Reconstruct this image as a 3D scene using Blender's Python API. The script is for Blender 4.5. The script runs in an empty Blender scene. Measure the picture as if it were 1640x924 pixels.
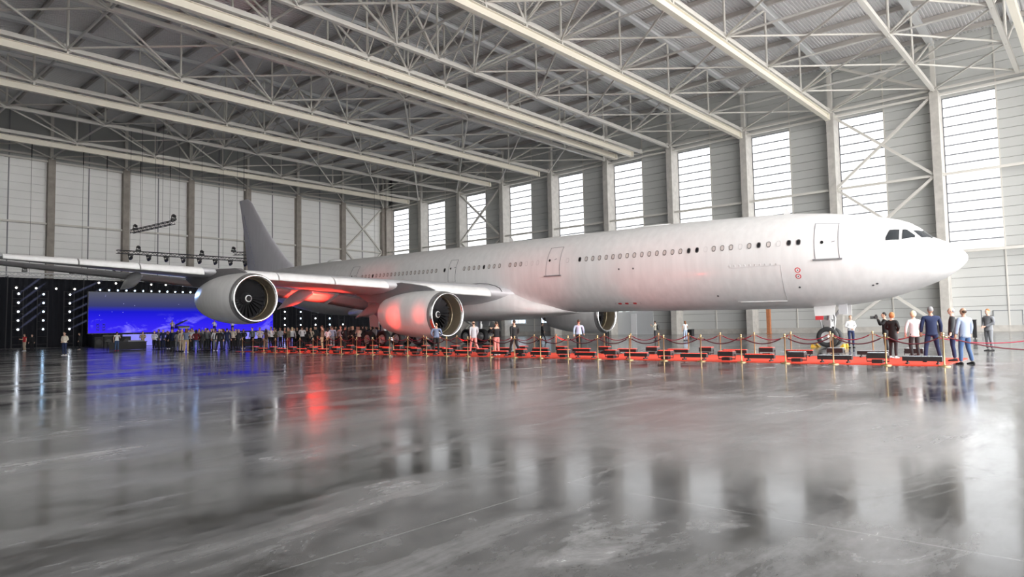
import bpy, bmesh, math, random
from mathutils import Vector, Matrix, Euler
random.seed(7)
SC = bpy.context.scene
COL = SC.collection
PI = math.pi

# ------------------------------------------------------------------ camera, world, light, exposure
CAM_R = Vector((0.66579976, -0.74588496, -0.01913898))
CAM_U = Vector((-0.03036185, -0.05271382, 0.99814799))
CAM_F = Vector((0.74551246, 0.6639856, 0.0577433))
CAM_C = Vector((0, 0, 1.4275))
F_PX = 1080.556
cam = bpy.data.cameras.new('camera'); cam.sensor_width = 36.0; cam.lens = F_PX / 1640 * 36
cam.clip_end = 1000; cam.clip_start = 0.05
cam_o = bpy.data.objects.new('camera', cam); COL.objects.link(cam_o)
m = Matrix((CAM_R, CAM_U, -CAM_F)).transposed().to_4x4(); m.translation = CAM_C
cam_o.matrix_world = m
SC.camera = cam_o

def ray(px, py):
    return (px - 820) / F_PX * CAM_R - (py - 462) / F_PX * CAM_U + CAM_F
def on_ground(px, py, z=0.0):                       # a pixel whose foot stands on the floor
    d = ray(px, py); return CAM_C + d * ((z - CAM_C.z) / d.z)

w = bpy.data.worlds.new('overcast_sky'); SC.world = w; w.use_nodes = True
bg = w.node_tree.nodes['Background']; bg.inputs[0].default_value = (1.0, 0.985, 0.965, 1); bg.inputs[1].default_value = 3.95
SC.view_settings.view_transform = 'Standard'; SC.view_settings.look = 'None'
SC.view_settings.gamma = 1; SC.view_settings.exposure = 1.2; SC.view_settings.use_curve_mapping = False
SC.cycles.max_bounces = 8; SC.cycles.diffuse_bounces = 5; SC.cycles.glossy_bounces = 4
SC.cycles.sample_clamp_indirect = 6.0
PANE_LIGHT = 0.6

DOOR_Y = -14.0                                      # the open hangar door, behind and right of the camera
WALL_X, COL_X, LEFT_X = 90.4, 88.37, -4.0
BACK_Y, BCOL_Y = 115.4, 114.5
EAVE = 27.5
la = bpy.data.lights.new('door_portal', 'AREA'); la.shape = 'RECTANGLE'; la.size = WALL_X - LEFT_X - 4; la.size_y = 27
la.cycles.is_portal = True
lo = bpy.data.objects.new('door_portal', la); COL.objects.link(lo)
lo.location = ((WALL_X + LEFT_X) / 2, DOOR_Y, 13.5); lo.rotation_euler = (PI / 2, 0, PI)

# ------------------------------------------------------------------ helpers
MATS = {}
def mat(name, col, rough=0.5, metal=0.0, emit=None, es=0.0, noise=0.0, nscale=3.0, spec=0.5, coat=0.0):
    if name in MATS: return MATS[name]
    m = bpy.data.materials.new(name); m.use_nodes = True; nt = m.node_tree
    b = nt.nodes['Principled BSDF']
    b.inputs['Base Color'].default_value = (*col, 1); b.inputs['Roughness'].default_value = rough
    b.inputs['Metallic'].default_value = metal; b.inputs['Specular IOR Level'].default_value = spec
    b.inputs['Coat Weight'].default_value = coat
    if emit: b.inputs['Emission Color'].default_value = (*emit, 1); b.inputs['Emission Strength'].default_value = es
    if noise:
        tc = nt.nodes.new('ShaderNodeTexCoord'); nz = nt.nodes.new('ShaderNodeTexNoise'); nz.inputs['Scale'].default_value = nscale
        nz.inputs['Detail'].default_value = 4
        mr = nt.nodes.new('ShaderNodeMapRange'); mr.inputs[1].default_value = 0.3; mr.inputs[2].default_value = 0.7
        mr.inputs[3].default_value = 1 - noise; mr.inputs[4].default_value = 1 + noise
        mx = nt.nodes.new('ShaderNodeVectorMath'); mx.operation = 'SCALE'; mx.inputs[0].default_value = col
        nt.links.new(tc.outputs['Object'], nz.inputs['Vector']); nt.links.new(nz.outputs['Fac'], mr.inputs[0])
        nt.links.new(mr.outputs[0], mx.inputs['Scale']); nt.links.new(mx.outputs[0], b.inputs['Base Color'])
    MATS[name] = m; return m

class MB:
    def __init__(s): s.v = []; s.f = []; s.sm = []
    def add(s, vs, fs, smooth=False):
        o = len(s.v); s.v += [tuple(v) for v in vs]; s.f += [tuple(i + o for i in f) for f in fs]; s.sm += [smooth] * len(fs)
        return s
    def box(s, x0, x1, y0, y1, z0, z1):
        return s.add([(x0, y0, z0), (x1, y0, z0), (x1, y1, z0), (x0, y1, z0), (x0, y0, z1), (x1, y0, z1), (x1, y1, z1), (x0, y1, z1)],
                     [(3, 2, 1, 0), (4, 5, 6, 7), (0, 1, 5, 4), (1, 2, 6, 5), (2, 3, 7, 6), (3, 0, 4, 7)])
    def bar(s, p, q, wd, ht, up=(0, 0, 1)):
        p = Vector(p); q = Vector(q); d = (q - p).normalized(); up = Vector(up)
        if abs(d.dot(up)) > 0.99: up = Vector((0, 1, 0)) if abs(d.y) < .9 else Vector((1, 0, 0))
        a = d.cross(up).normalized(); b = a.cross(d).normalized(); a *= wd / 2; b *= ht / 2
        vs = [e + i * a + j * b for e in (p, q) for i, j in ((-1, -1), (1, -1), (1, 1), (-1, 1))]
        return s.add(vs, [(0, 1, 2, 3), (7, 6, 5, 4), (0, 4, 5, 1), (1, 5, 6, 2), (2, 6, 7, 3), (3, 7, 4, 0)])
    def tube(s, pts, r, n=8, cap=True):
        pts = [Vector(p) for p in pts]; rs = r if isinstance(r, (list, tuple)) else [r] * len(pts)
        rings = []; last = None
        for i, p in enumerate(pts):
            d = (pts[min(i + 1, len(pts) - 1)] - pts[max(i - 1, 0)]).normalized()
            if last is None:
                a = d.cross(Vector((0, 0, 1)))
                if a.length < 1e-3: a = Vector((1, 0, 0))
            else: a = last - d * last.dot(d)
            a.normalize(); last = a; b = d.cross(a)
            rings.append([p + rs[i] * (a * math.cos(2 * PI * k / n) + b * math.sin(2 * PI * k / n)) for k in range(n)])
        return s.loft(rings, True, cap)
    def loft(s, rings, closed=True, cap=True, smooth=True):
        n = len(rings[0]); vs = [v for r in rings for v in r]; fs = []
        for i in range(len(rings) - 1):
            for k in range(n if closed else n - 1):
                k2 = (k + 1) % n; fs.append((i * n + k, i * n + k2, (i + 1) * n + k2, (i + 1) * n + k))
        s.add(vs, fs, smooth)
        if cap: s.add(rings[0], [tuple(range(n - 1, -1, -1))]); s.add(rings[-1], [tuple(range(n))])
        return s
    def lathe(s, prof, n=32, axis='z', cap=False):
        rings = []
        for r, h in prof:
            ring = []
            for k in range(n):
                a = 2 * PI * k / n; c, d = r * math.cos(a), r * math.sin(a)
                ring.append({'z': (c, d, h), 'x': (h, c, d), 'y': (d, h, c)}[axis])
            rings.append(ring)
        return s.loft(rings, True, cap)
    def ball(s, c, rx, ry, rz, n=12, m_=8):
        c = Vector(c); rings = []
        for i in range(m_ + 1):
            a = -PI / 2 + PI * i / m_; q = max(0.02, math.cos(a))
            rings.append([c + Vector((rx * q * math.cos(2 * PI * k / n), ry * q * math.sin(2 * PI * k / n), rz * math.sin(a))) for k in range(n)])
        return s.loft(rings, True, True)
    def mesh(s, name):
        me = bpy.data.meshes.new(name); me.from_pydata(s.v, [], s.f)
        me.polygons.foreach_set('use_smooth', s.sm)
        bm = bmesh.new(); bm.from_mesh(me); bmesh.ops.remove_doubles(bm, verts=bm.verts, dist=1e-5) if getattr(s, 'wd', False) else None; bmesh.ops.recalc_face_normals(bm, faces=bm.faces); bm.to_mesh(me); bm.free()
        return me
    def weld(s):
        s.wd = True; return s
    def build(s, name, mt, parent=None, **kw): return obj(name, s.mesh(name), mt, parent, **kw)

def tag(o, label=None, cat=None, group=None, kind=None):
    if label: o['label'] = label
    if cat: o['category'] = cat
    if group: o['group'] = group
    if kind: o['kind'] = kind
    return o
def obj(name, me, mt=None, parent=None, mw=None, **kw):
    o = bpy.data.objects.new(name, me); COL.objects.link(o)
    if mt is not None:
        if not me.materials: me.materials.append(mt)
        elif me.materials[0] != mt: o.material_slots[0].link = 'OBJECT'; o.material_slots[0].material = mt
    if parent: o.parent = parent
    if mw is not None: o.matrix_local = mw
    return tag(o, **kw)
def thing(name, label, cat, loc=(0, 0, 0), rz=0.0, group=None):
    o = bpy.data.objects.new(name, None); COL.objects.link(o); o.location = loc; o.rotation_euler = (0, 0, rz)
    o.empty_display_size = 0.2
    return tag(o, label, cat, group)
def copy_tree(o, parent=None):
    c = o.copy(); COL.objects.link(c); c.parent = parent
    for ch in o.children: copy_tree(ch, c)
    return c
_unit = {}
def member(name, p, q, r, mt, parent, kind='tube', h=None):   # a straight steel member: one shared unit mesh, stretched
    p = Vector(p); q = Vector(q); d = q - p; L = d.length
    if kind not in _unit:
        b = MB()
        if kind == 'tube': b.tube([(0, 0, 0), (0, 0, 1)], 1.0, 8)
        elif kind == 'box': b.box(-1, 1, -1, 1, 0, 1)
        else:                                                  # I section, web along local y
            for (x0, x1, y0, y1) in ((-1, 1, .86, 1), (-1, 1, -1, -.86), (-.12, .12, -.9, .9)): b.box(x0, x1, y0, y1, 0, 1)
        _unit[kind] = b.mesh('steel_' + kind)
    z = d / L; up = Vector((0, 0, 1)) if abs(z.z) < .98 else Vector((0, 1, 0))
    y = (up - z * up.dot(z)).normalized(); x = y.cross(z)
    mw = Matrix((x * r, y * (h or r), z * L)).transposed().to_4x4(); mw.translation = p
    o = bpy.data.objects.new(name, _unit[kind]); COL.objects.link(o)
    key = (kind, mt.name)
    if key not in _unit:
        me = _unit[kind].copy(); me.materials.clear(); me.materials.append(mt); _unit[key] = me
    o.data = _unit[key]; o.parent = parent; o.matrix_local = mw
    return o
ORD = ['first', 'second', 'third', 'fourth', 'fifth', 'sixth', 'seventh', 'eighth', 'ninth', 'tenth', 'eleventh', 'twelfth', 'thirteenth', 'fourteenth', 'fifteenth', 'sixteenth', 'seventeenth', 'eighteenth', 'nineteenth']
def ordn(i):                                         # 0-based
    i += 1
    if i < 20: return ORD[i - 1]
    t = {2: 'twent', 3: 'thirt', 4: 'fort', 5: 'fift', 6: 'sixt'}[i // 10]
    return t + 'ieth' if i % 10 == 0 else t + 'y-' + ORD[i % 10 - 1]

# ------------------------------------------------------------------ shared materials
STEEL = mat('white_steel', (0.66, 0.64, 0.60), 0.45, noise=.05, nscale=.6)
CREAM = mat('cream_crane_steel', (0.74, 0.70, 0.61), 0.45, noise=.04, nscale=.5)
CONC = mat('column_concrete', (0.50, 0.48, 0.45), 0.8, noise=.12, nscale=1.5)
BCONC = mat('brown_column_concrete', (0.33, 0.30, 0.27), 0.8, noise=.15, nscale=1.2)
PANEL = mat('grey_wall_panel', (0.55, 0.56, 0.55), 0.55, noise=.03, nscale=.3)
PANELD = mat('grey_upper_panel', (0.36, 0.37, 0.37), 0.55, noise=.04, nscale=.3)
PANELW = mat('pale_wall_panel', (0.85, 0.85, 0.84), 0.55, noise=.03, nscale=.25)
SEAM = mat('panel_backing', (0.25, 0.25, 0.25), 0.8)
BLACK = mat('black_metal', (0.012, 0.012, 0.014), 0.45)
RUBBER = mat('tyre_rubber', (0.03, 0.03, 0.032), 0.7, noise=.2, nscale=6)
GOLD = mat('brass', (0.62, 0.47, 0.25), 0.28, 1.0)

def floor_material():
    m = bpy.data.materials.new('polished_concrete'); m.use_nodes = True; nt = m.node_tree; N = nt.nodes; L = nt.links
    b = N['Principled BSDF']; tc = N.new('ShaderNodeTexCoord')
    def noise(scale, detail, rough, sx=1, sy=1, rot=0, dist=0.0):
        mp = N.new('ShaderNodeMapping'); mp.inputs['Scale'].default_value = (sx, sy, 1); mp.inputs['Rotation'].default_value = (0, 0, rot)
        n = N.new('ShaderNodeTexNoise'); n.inputs['Scale'].default_value = scale; n.inputs['Detail'].default_value = detail
        n.inputs['Roughness'].default_value = rough; n.inputs['Distortion'].default_value = dist
        L.new(tc.outputs['Object'], mp.inputs[0]); L.new(mp.outputs[0], n.inputs['Vector']); return n.outputs['Fac']
    def ramp(src, a, c0, z, c1):
        r = N.new('ShaderNodeMapRange'); r.inputs[1].default_value = a; r.inputs[2].default_value = z; r.inputs[3].default_value = c0; r.inputs[4].default_value = c1
        L.new(src, r.inputs[0]); return r.outputs[0]
    def math_(op, a, c):
        n = N.new('ShaderNodeMath'); n.operation = op
        for i, s in enumerate((a, c)):
            if isinstance(s, (int, float)): n.inputs[i].default_value = s
            else: L.new(s, n.inputs[i])
        return n.outputs[0]
    big = noise(0.06, 4, .55, dist=.8); mid = noise(0.28, 8, .62, 1, 1.4, .7, .6); fine = noise(4.5, 8, .75)
    streak = noise(0.55, 10, .68, .45, 1.5, -.75, .5); scuff = noise(0.9, 10, .72, .6, 1.2, .25, .8); patch_ = noise(1.0, 6, .6, 1, 1.3, 1.1, .4)
    v = math_('ADD', ramp(big, .32, .07, .68, .20), ramp(mid, .3, -.11, .72, .13))
    v = math_('ADD', v, ramp(fine, .3, -.035, .7, .035))
    v = math_('ADD', v, ramp(patch_, .3, -.06, .7, .06))
    v = math_('ADD', v, ramp(streak, .50, 0, .72, .20))
    v = math_('ADD', v, ramp(scuff, .56, 0, .72, .26))
    # saw-cut joints, a thin line every 6 m each way
    sp = N.new('ShaderNodeSeparateXYZ'); L.new(tc.outputs['Object'], sp.inputs[0])
    for ax, off in (('X', 1.0), ('Y', 2.2)):
        k = math_('ADD', sp.outputs[ax], off + 600); k = math_('MODULO', k, 6.0); k = math_('LESS_THAN', k, 0.02)
        v = math_('ADD', v, math_('MULTIPLY', k, .1))
    v = math_('MULTIPLY', math_('MAXIMUM', v, .035), .52)
    cmb = N.new('ShaderNodeCombineColor')
    L.new(math_('MULTIPLY', v, 1.0), cmb.inputs[0]); L.new(v, cmb.inputs[1]); L.new(math_('MULTIPLY', v, 1.03), cmb.inputs[2])
    L.new(cmb.outputs[0], b.inputs['Base Color'])
    rg = math_('ADD', ramp(mid, .3, .07, .7, .20), ramp(streak, .5, 0, .72, .16)); rg = math_('ADD', rg, ramp(scuff, .56, 0, .74, .18))
    L.new(rg, b.inputs['Roughness'])
    b.inputs['Specular IOR Level'].default_value = 0.62
    bp = N.new('ShaderNodeBump'); bp.inputs['Strength'].default_value = 0.02; bp.inputs['Distance'].default_value = 0.02
    L.new(noise(.9, 3, .5), bp.inputs['Height']); L.new(bp.outputs[0], b.inputs['Normal'])
    return m

# ------------------------------------------------------------------ floor and apron
MB().box(-60, 150, -110, DOOR_Y, -0.4, -.002).build('floor_apron', mat('pale_apron_concrete', (.55, .54, .52), .85, noise=.06, nscale=.2), label='pale concrete apron outside the open hangar door', kind='structure')
MB().box(LEFT_X - 1, WALL_X + 1, DOOR_Y, BACK_Y + 1, -0.4, 0).build('floor', floor_material(), label='polished grey concrete hangar floor with bright reflections', kind='structure')

# ------------------------------------------------------------------ right wall
S_BAY, Y0 = 11.16, 14.047
def cy_(i): return Y0 + S_BAY * i                     # column centre, i = 0 nearest column in view
wall_r = MB().box(WALL_X + .12, WALL_X + .4, DOOR_Y, BACK_Y + .5, 0, 34.3).build('wall_right', SEAM, kind='structure', label='grey panelled right hangar wall with tall windows')
rest = MB(); rows = [.66 + 1.076 * k for k in range(32)]
W_TOP, W_BOT = 26.75, 9.15
_pm = {}
def panel(y0, y1, z0, z1, sep):
    g = .022
    if not sep: rest.box(WALL_X, WALL_X + .15, y0 + g, y1 - g, z0 + g, z1 - g); return
    key = (round(y1 - y0, 2), round(z1 - z0, 2))
    if key not in _pm: _pm[key] = MB().box(0, .15, g, y1 - y0 - g, g, z1 - z0 - g).mesh('panel')
    obj('panel', _pm[key], PANEL, wall_r, Matrix.Translation((WALL_X, y0, z0)))
for i in range(-2, 10):
    ya, yb = cy_(i - 1), cy_(i); ym = (ya + yb) / 2; sep = -0.5 <= i <= 5
    for k in range(31):
        z0, z1 = rows[k], rows[k + 1]
        if z0 > 33.7: break
        panel(ya, ym, z0, z1, sep)
        if z1 < W_BOT - .1 or z0 > W_TOP: panel(ym, yb, z0, z1, sep)
tag(rest.build('panel', PANEL, wall_r), kind='stuff')
fill = MB()
for i in range(-2, 10):
    ym, yb = cy_(i) - S_BAY / 2, cy_(i)
    fill.box(WALL_X + .01, WALL_X + .14, ym, yb, 8.2, W_BOT); fill.box(WALL_X + .01, WALL_X + .14, ym, yb, W_TOP, 27.6)
fill.build('lintel', PANEL, wall_r)
MB().box(WALL_X - .12, WALL_X + .14, DOOR_Y, BACK_Y, 0, .66).build('plinth', CONC, wall_r)
for i in range(-2, 10):
    y = cy_(i)
    MB().box(COL_X, WALL_X + .1, y - .43, y + .43, 0, 27.35).build('column', CONC if i < 9 else BCONC, wall_r)
    MB().box(COL_X + .25, COL_X + .75, y - .24, y + .24, 27.35, 33.6).build('column_extension', STEEL, wall_r)
    if i > -2:
        ym = y - S_BAY / 2
        MB().box(WALL_X - .1, WALL_X, ym - .07, ym + .07, .66, 33.8).build('post', STEEL, wall_r)
        for z, rr in ((8.95, .16), (17.75, .14), (26.9, .13), (27.6, .13)):
            member('girt', (COL_X + .5, y - S_BAY + .4, z), (COL_X + .5, y - .4, z), rr, STEEL, wall_r, 'box')
def xbrace(p0, p1, za, zb, f, parent, r=.15):
    member('brace', f(p0, za), f(p1, zb), r, STEEL, parent, 'box'); member('brace', f(p0, zb), f(p1, za), r, STEEL, parent, 'box')
for i in (1, 7):
    f = lambda y, z: (COL_X + .35, y, z)
    for za, zb in ((.7, 8.8), (9.0, 17.6), (17.9, 26.7), (27.8, 33.2)): xbrace(cy_(i - 1) + .45, cy_(i) - .45, za, zb, f, wall_r)

# windows: one per bay, translucent panes in sixteen rows
PANE = mat('daylit_pane', (0.9, 0.93, 0.96), 0.3, emit=(0.965, 0.98, 1.0), es=PANE_LIGHT)
FRAME = mat('window_frame', (0.22, 0.23, 0.25), 0.5)
NROW = 16
wy = S_BAY / 2 - .5; wh = (W_TOP - W_BOT) / NROW
pane_me = MB().box(0, .05, .03, wy - .03, .04, wh - .04).mesh('pane')
for n, i in enumerate(range(-1, 10)):
    y0 = cy_(i) - S_BAY / 2; fr = MB()
    fr.box(-.02, .14, -.03, .05, 0, W_TOP - W_BOT); fr.box(-.02, .14, wy - .05, wy + .05, 0, W_TOP - W_BOT)
    for k in range(NROW + 1): fr.box(-.02, .12, 0, wy, k * wh - .075, k * wh + .075)
    wi = fr.build('window_%d' % (n + 1), FRAME, kind='structure', label='tall daylit window of sixteen panes, beside the %s right-wall column' % ordn(max(0, i)) if i >= 0 else 'tall daylit window nearest the hangar door')
    wi.location = (WALL_X, y0, W_BOT)
    for k in range(NROW): obj('pane', pane_me, PANE, wi, Matrix.Translation((.03, 0, k * wh)))

# gate, low windows and door outlines in the right wall
def rw(px, py, X):                                    # pixel on a plane of the right wall
    d = ray(px, py); return CAM_C + d * (X / d.x)
GATE = mat('grey_gate', (0.62, 0.64, 0.66), .5); WHITE = mat('white_paint', (0.85, 0.86, 0.88), .4)
a = rw(990, 520, WALL_X).y; b_ = rw(1047, 520, WALL_X).y
g = MB().box(WALL_X - .16, WALL_X - .02, b_, a, 0, 4.6).build('door_1', GATE, kind='structure', label='grey sectional gate with lit slot windows behind the far engine')
lit = mat('lit_slot', (.9, .95, .95), .3, emit=(.9, 1, .98), es=1.0)
for k in range(5):
    yy = a - (a - b_) * (k + .5) / 5
    MB().box(WALL_X - .19, WALL_X - .15, yy - .35, yy + .35, 3.55, 3.9).build('slot_window', lit, g)
yl = rw(1016, 520, WALL_X).y
MB().box(WALL_X - .24, WALL_X - .16, yl - .5, yl + .5, 0.02, 3.2).build('door_leaf', WHITE, g)
for n, (p0, p1, q0, q1) in enumerate(((1541, 1574, 497, 526), (1590, 1640, 497, 526))):
    a = rw(p0, q0, WALL_X); b_ = rw(p1, q1, WALL_X); fr = MB()
    for (y0, y1, z0, z1) in ((b_.y, a.y, a.z - .08, a.z), (a.y - .08, a.y, 0.66, a.z), (b_.y, b_.y + .08, .66, a.z)): fr.box(WALL_X - .08, WALL_X, y0, y1, z0, z1)
    d = fr.build('door_%d' % (n + 2), FRAME, kind='structure', label='flush service door outline in the grey wall, %s of the standing man in grey suit' % ('left' if n == 0 else 'right'))
    MB().box(WALL_X - .05, WALL_X - .01, b_.y + .08, a.y - .08, .66, a.z - .08).build('door_panel', PANEL, d)
bl = mat('blue_daylight_pane', (.7, .8, .95), .2, emit=(.72, .86, 1.0), es=.75)
for n, px in enumerate((832, 880)):
    a = rw(px - 13, 515, WALL_X - .2); b_ = rw(px + 10, 524, WALL_X - .2)
    z0, z1 = 2.1, 3.6; fr = MB(); ny = 4
    for k in range(ny + 1):
        yy = b_.y + (a.y - b_.y) * k / ny; fr.box(WALL_X - .22, WALL_X - .02, yy - .05, yy + .05, z0, z1)
    for z in (z0, z1): fr.box(WALL_X - .22, WALL_X - .02, b_.y, a.y, z - .06, z + .06)
    wi = fr.build('window_%d' % (13 + n), WHITE, kind='structure', label='low blue daylit window under the %s' % ('belly fairing' if n == 0 else 'far engine pylon'))
    for k in range(ny):
        ya = b_.y + (a.y - b_.y) * k / ny; yb = b_.y + (a.y - b_.y) * (k + 1) / ny
        MB().box(WALL_X - .14, WALL_X - .08, ya + .05, yb - .05, z0 + .06, z1 - .06).build('pane', bl, wi)

# ------------------------------------------------------------------ back wall
wall_b = MB().box(LEFT_X, WALL_X + .4, BACK_Y + .12, BACK_Y + .4, 0, 36).build('wall_back', SEAM, kind='structure', label='pale panelled back hangar wall with brown columns')
bx = [28.2 + 10 * k for k in range(-3, 7)]
edges = []
for x in bx: edges += [x - 5, x]
edges = [e for e in edges if e > LEFT_X] + [WALL_X]
for xa, xb in zip(edges, edges[1:]):
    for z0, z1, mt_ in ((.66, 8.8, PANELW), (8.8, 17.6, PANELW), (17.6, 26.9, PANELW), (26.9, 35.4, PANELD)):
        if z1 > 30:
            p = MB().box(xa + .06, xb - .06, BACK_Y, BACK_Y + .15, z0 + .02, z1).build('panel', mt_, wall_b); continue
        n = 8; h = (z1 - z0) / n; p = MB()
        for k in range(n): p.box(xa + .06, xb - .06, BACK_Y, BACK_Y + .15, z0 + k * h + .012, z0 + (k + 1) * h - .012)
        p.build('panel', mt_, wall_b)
MB().box(LEFT_X, WALL_X, BACK_Y - .1, BACK_Y + .14, 0, .66).build('plinth', CONC, wall_b)
for k, x in enumerate(bx):
    MB().box(x - .46, x + .46, BCOL_Y, BACK_Y + .1, 0, 27.2).build('column', BCONC, wall_b)
    MB().box(x - .2, x + .2, BCOL_Y + .2, BCOL_Y + .6, 27.2, 34.6).build('column_extension', STEEL, wall_b)
    MB().box(x - 5 - .07, x - 5 + .07, BACK_Y - .1, BACK_Y + .02, .66, 34.6).build('post', FRAME, wall_b)
    for z in (8.95, 17.75, 26.9, 27.6):
        member('girt', (x - 9.5, BCOL_Y + .4, z), (x - .46, BCOL_Y + .4, z), .13, STEEL, wall_b, 'box')
f = lambda x, z: (x, BCOL_Y + .4, z)
for za, zb in ((.7, 8.8), (9.0, 17.6), (17.9, 26.7)): xbrace(78.7, 87.7, za, zb, f, wall_b)

# left wall behind the camera and the wall over the open door
MB().box(LEFT_X - .4, LEFT_X, DOOR_Y, BACK_Y + .4, 0, 34.3).build('wall_left', PANEL, kind='structure', label='grey side wall behind the camera')
MB().box(LEFT_X, WALL_X + .4, DOOR_Y - .4, DOOR_Y, 27, 36).build('wall_front', PANEL, kind='structure', label='grey wall above the open hangar door')

# ------------------------------------------------------------------ roof
RIDGE_X = 43.2
def roof_z(x): return 33.7 + .03 * (WALL_X - x) if x > RIDGE_X else 33.7 + .03 * (WALL_X - RIDGE_X) - .03 * (RIDGE_X - x)
DECK = mat('corrugated_deck', (0.70, 0.70, 0.71), 0.4, metal=.15, noise=.04, nscale=.4)
def deck():
    b = MB(); prof = []; y = DOOR_Y; P = .34
    while y < BACK_Y + .5:
        prof += [(y, 0), (y + P * .42, 0), (y + P * .5, .09), (y + P * .92, .09)]; y += P
    rings = [[(x, yy, roof_z(x) + zz) for yy, zz in prof] for x in (WALL_X + .3, RIDGE_X, LEFT_X - .3)]
    b.loft(rings, False, False, False); return b
ceil = deck().build('ceiling', DECK, kind='structure', label='corrugated steel roof deck over the hangar')
PURLIN = mat('grey_purlin_steel', (0.52, 0.49, 0.47), .5)
ytr = [6.3, cy_(0), cy_(1), cy_(2), cy_(3), 52.0, cy_(4), cy_(5), cy_(6), cy_(7), cy_(8)]
xp = 88.2
while xp > LEFT_X:
    for ya, yb in zip([DOOR_Y] + ytr, ytr + [BACK_Y]):
        member('purlin', (xp, ya, roof_z(xp) - .27), (xp, yb, roof_z(xp) - .27), .13, PURLIN, ceil, 'i', .25)
    xp -= 5
# trusses
NODES = [88.2, 78.2, 68.2, 58.2, 48.2, 43.2, 38.2, 28.2, 18.2, 8.2, -1.8]
def top(x): return roof_z(x) - .85
RAFTER = mat('light_rafter_steel', (0.64, 0.65, 0.66), .45)
tn = ['nearest to the hangar door', 'at the nearest right-wall column', 'at the second right-wall column', 'at the third right-wall column', 'at the fourth right-wall column', 'between fourth and fifth right-wall columns', 'at the fifth right-wall column', 'at the sixth right-wall column', 'at the seventh right-wall column', 'at the eighth right-wall column', 'at the ninth right-wall column']
RAILS = {2, 3, 5, 7, 8, 10}
for t, y in enumerate(ytr):
    T = thing('roof_truss', 'white steel roof truss ' + tn[t], 'roof truss', (88.2, y, EAVE), group='roof trusses')
    def q(x, z): return (x - 88.2, 0, z - EAVE)
    member('bottom_chord', q(88.2, EAVE), q(-3.9, EAVE), .2, STEEL, T, 'box', .2)
    member('top_chord', q(89.5, top(89.5)), q(RIDGE_X, top(RIDGE_X)), .3, RAFTER, T, 'i', .28)
    member('top_chord', q(RIDGE_X, top(RIDGE_X)), q(-3.9, top(-3.9)), .3, RAFTER, T, 'i', .28)
    for k, x in enumerate(NODES):
        if k: member('vertical', q(x, EAVE), q(x, top(x)), .12, STEEL, T)
        pl = MB().box(x - 88.2 - .32, x - 88.2 + .32, -.03, .03, -.25, .45).build('gusset_plate', STEEL, T)
    for k in range(1, len(NODES)):
        if k <= 5: member('diagonal', q(NODES[k], EAVE), q(NODES[k - 1], top(NODES[k - 1])), .12, STEEL, T)
        if k >= 5 and k + 1 < len(NODES): member('diagonal', q(NODES[k], EAVE), q(NODES[k + 1], top(NODES[k + 1])), .12, STEEL, T)
def crane_rail(y, z, x1, label):
    R = thing('crane_rail', label, 'crane rail', (x1, y, z), group='crane rails')
    member('beam', (0, 0, 0), (-(x1 + 3.9), 0, 0), .26, CREAM, R, 'i', .36)
    MB().box(-.2, 0.02, -.3, .3, -.42, .3).build('end_stop', CREAM, R)
    for x in NODES[1:]:
        if x < x1 - 1: MB().box(x - x1 - .1, x - x1 + .1, -.2, .2, .34, .75).build('hanger_bracket', STEEL, R)
for t in sorted(RAILS): crane_rail(ytr[t], EAVE - .85, 85.6 if t not in (2, 3) else 87.6, 'cream crane rail slung under the truss ' + tn[t])
crane_rail(54.3, EAVE - .95, 84.8, 'cream crane rail hanging alone beside the truss between fourth and fifth columns')
crane_rail(4.9, EAVE - .4, 87.6, 'cream crane rail in the top right corner by the hangar door')
# bracing between neighbouring trusses: struts and crossed diagonals in the bottom plane, crossed planes near the ridge
SOFT = mat('grey_brace_steel', (0.56, 0.55, 0.53), .45)
for t in range(len(ytr)):
    ya = ytr[t]; yb = ytr[t + 1] if t + 1 < len(ytr) else BCOL_Y + .3
    B = thing('roof_bracing', 'grey tubular bracing beyond the truss ' + tn[t], 'roof bracing', (88.2, ya, EAVE), group='roof bracing bays')
    d = yb - ya
    for k, x in enumerate(NODES):
        if k == 0: continue
        X = x - 88.2
        member('strut', (X, 0, .05), (X, d, .05), .11, SOFT, B)
        if t == len(ytr) - 1: continue
        if k in (4, 5, 6):
            h0 = top(x) - EAVE
            member('cross_brace', (X, 0, 0), (X, d, h0), .085, STEEL, B); member('cross_brace', (X, d, 0), (X, 0, h0), .085, STEEL, B)
    N2 = [n for n in NODES if n != 43.2]
    for k in range(1, len(N2)):
        a, b_ = N2[k - 1] - 88.2, N2[k] - 88.2
        if d > 5 and (t % 2 == 0 or k % 2 == 0 or k < 4): member('diagonal', (b_, d, .1), (a, 0, .1), .1, STEEL, B)
        if d > 5 and k < 9: member('diagonal', (a, d, -.05), (b_, 0, -.05), .1, STEEL, B)

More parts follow.
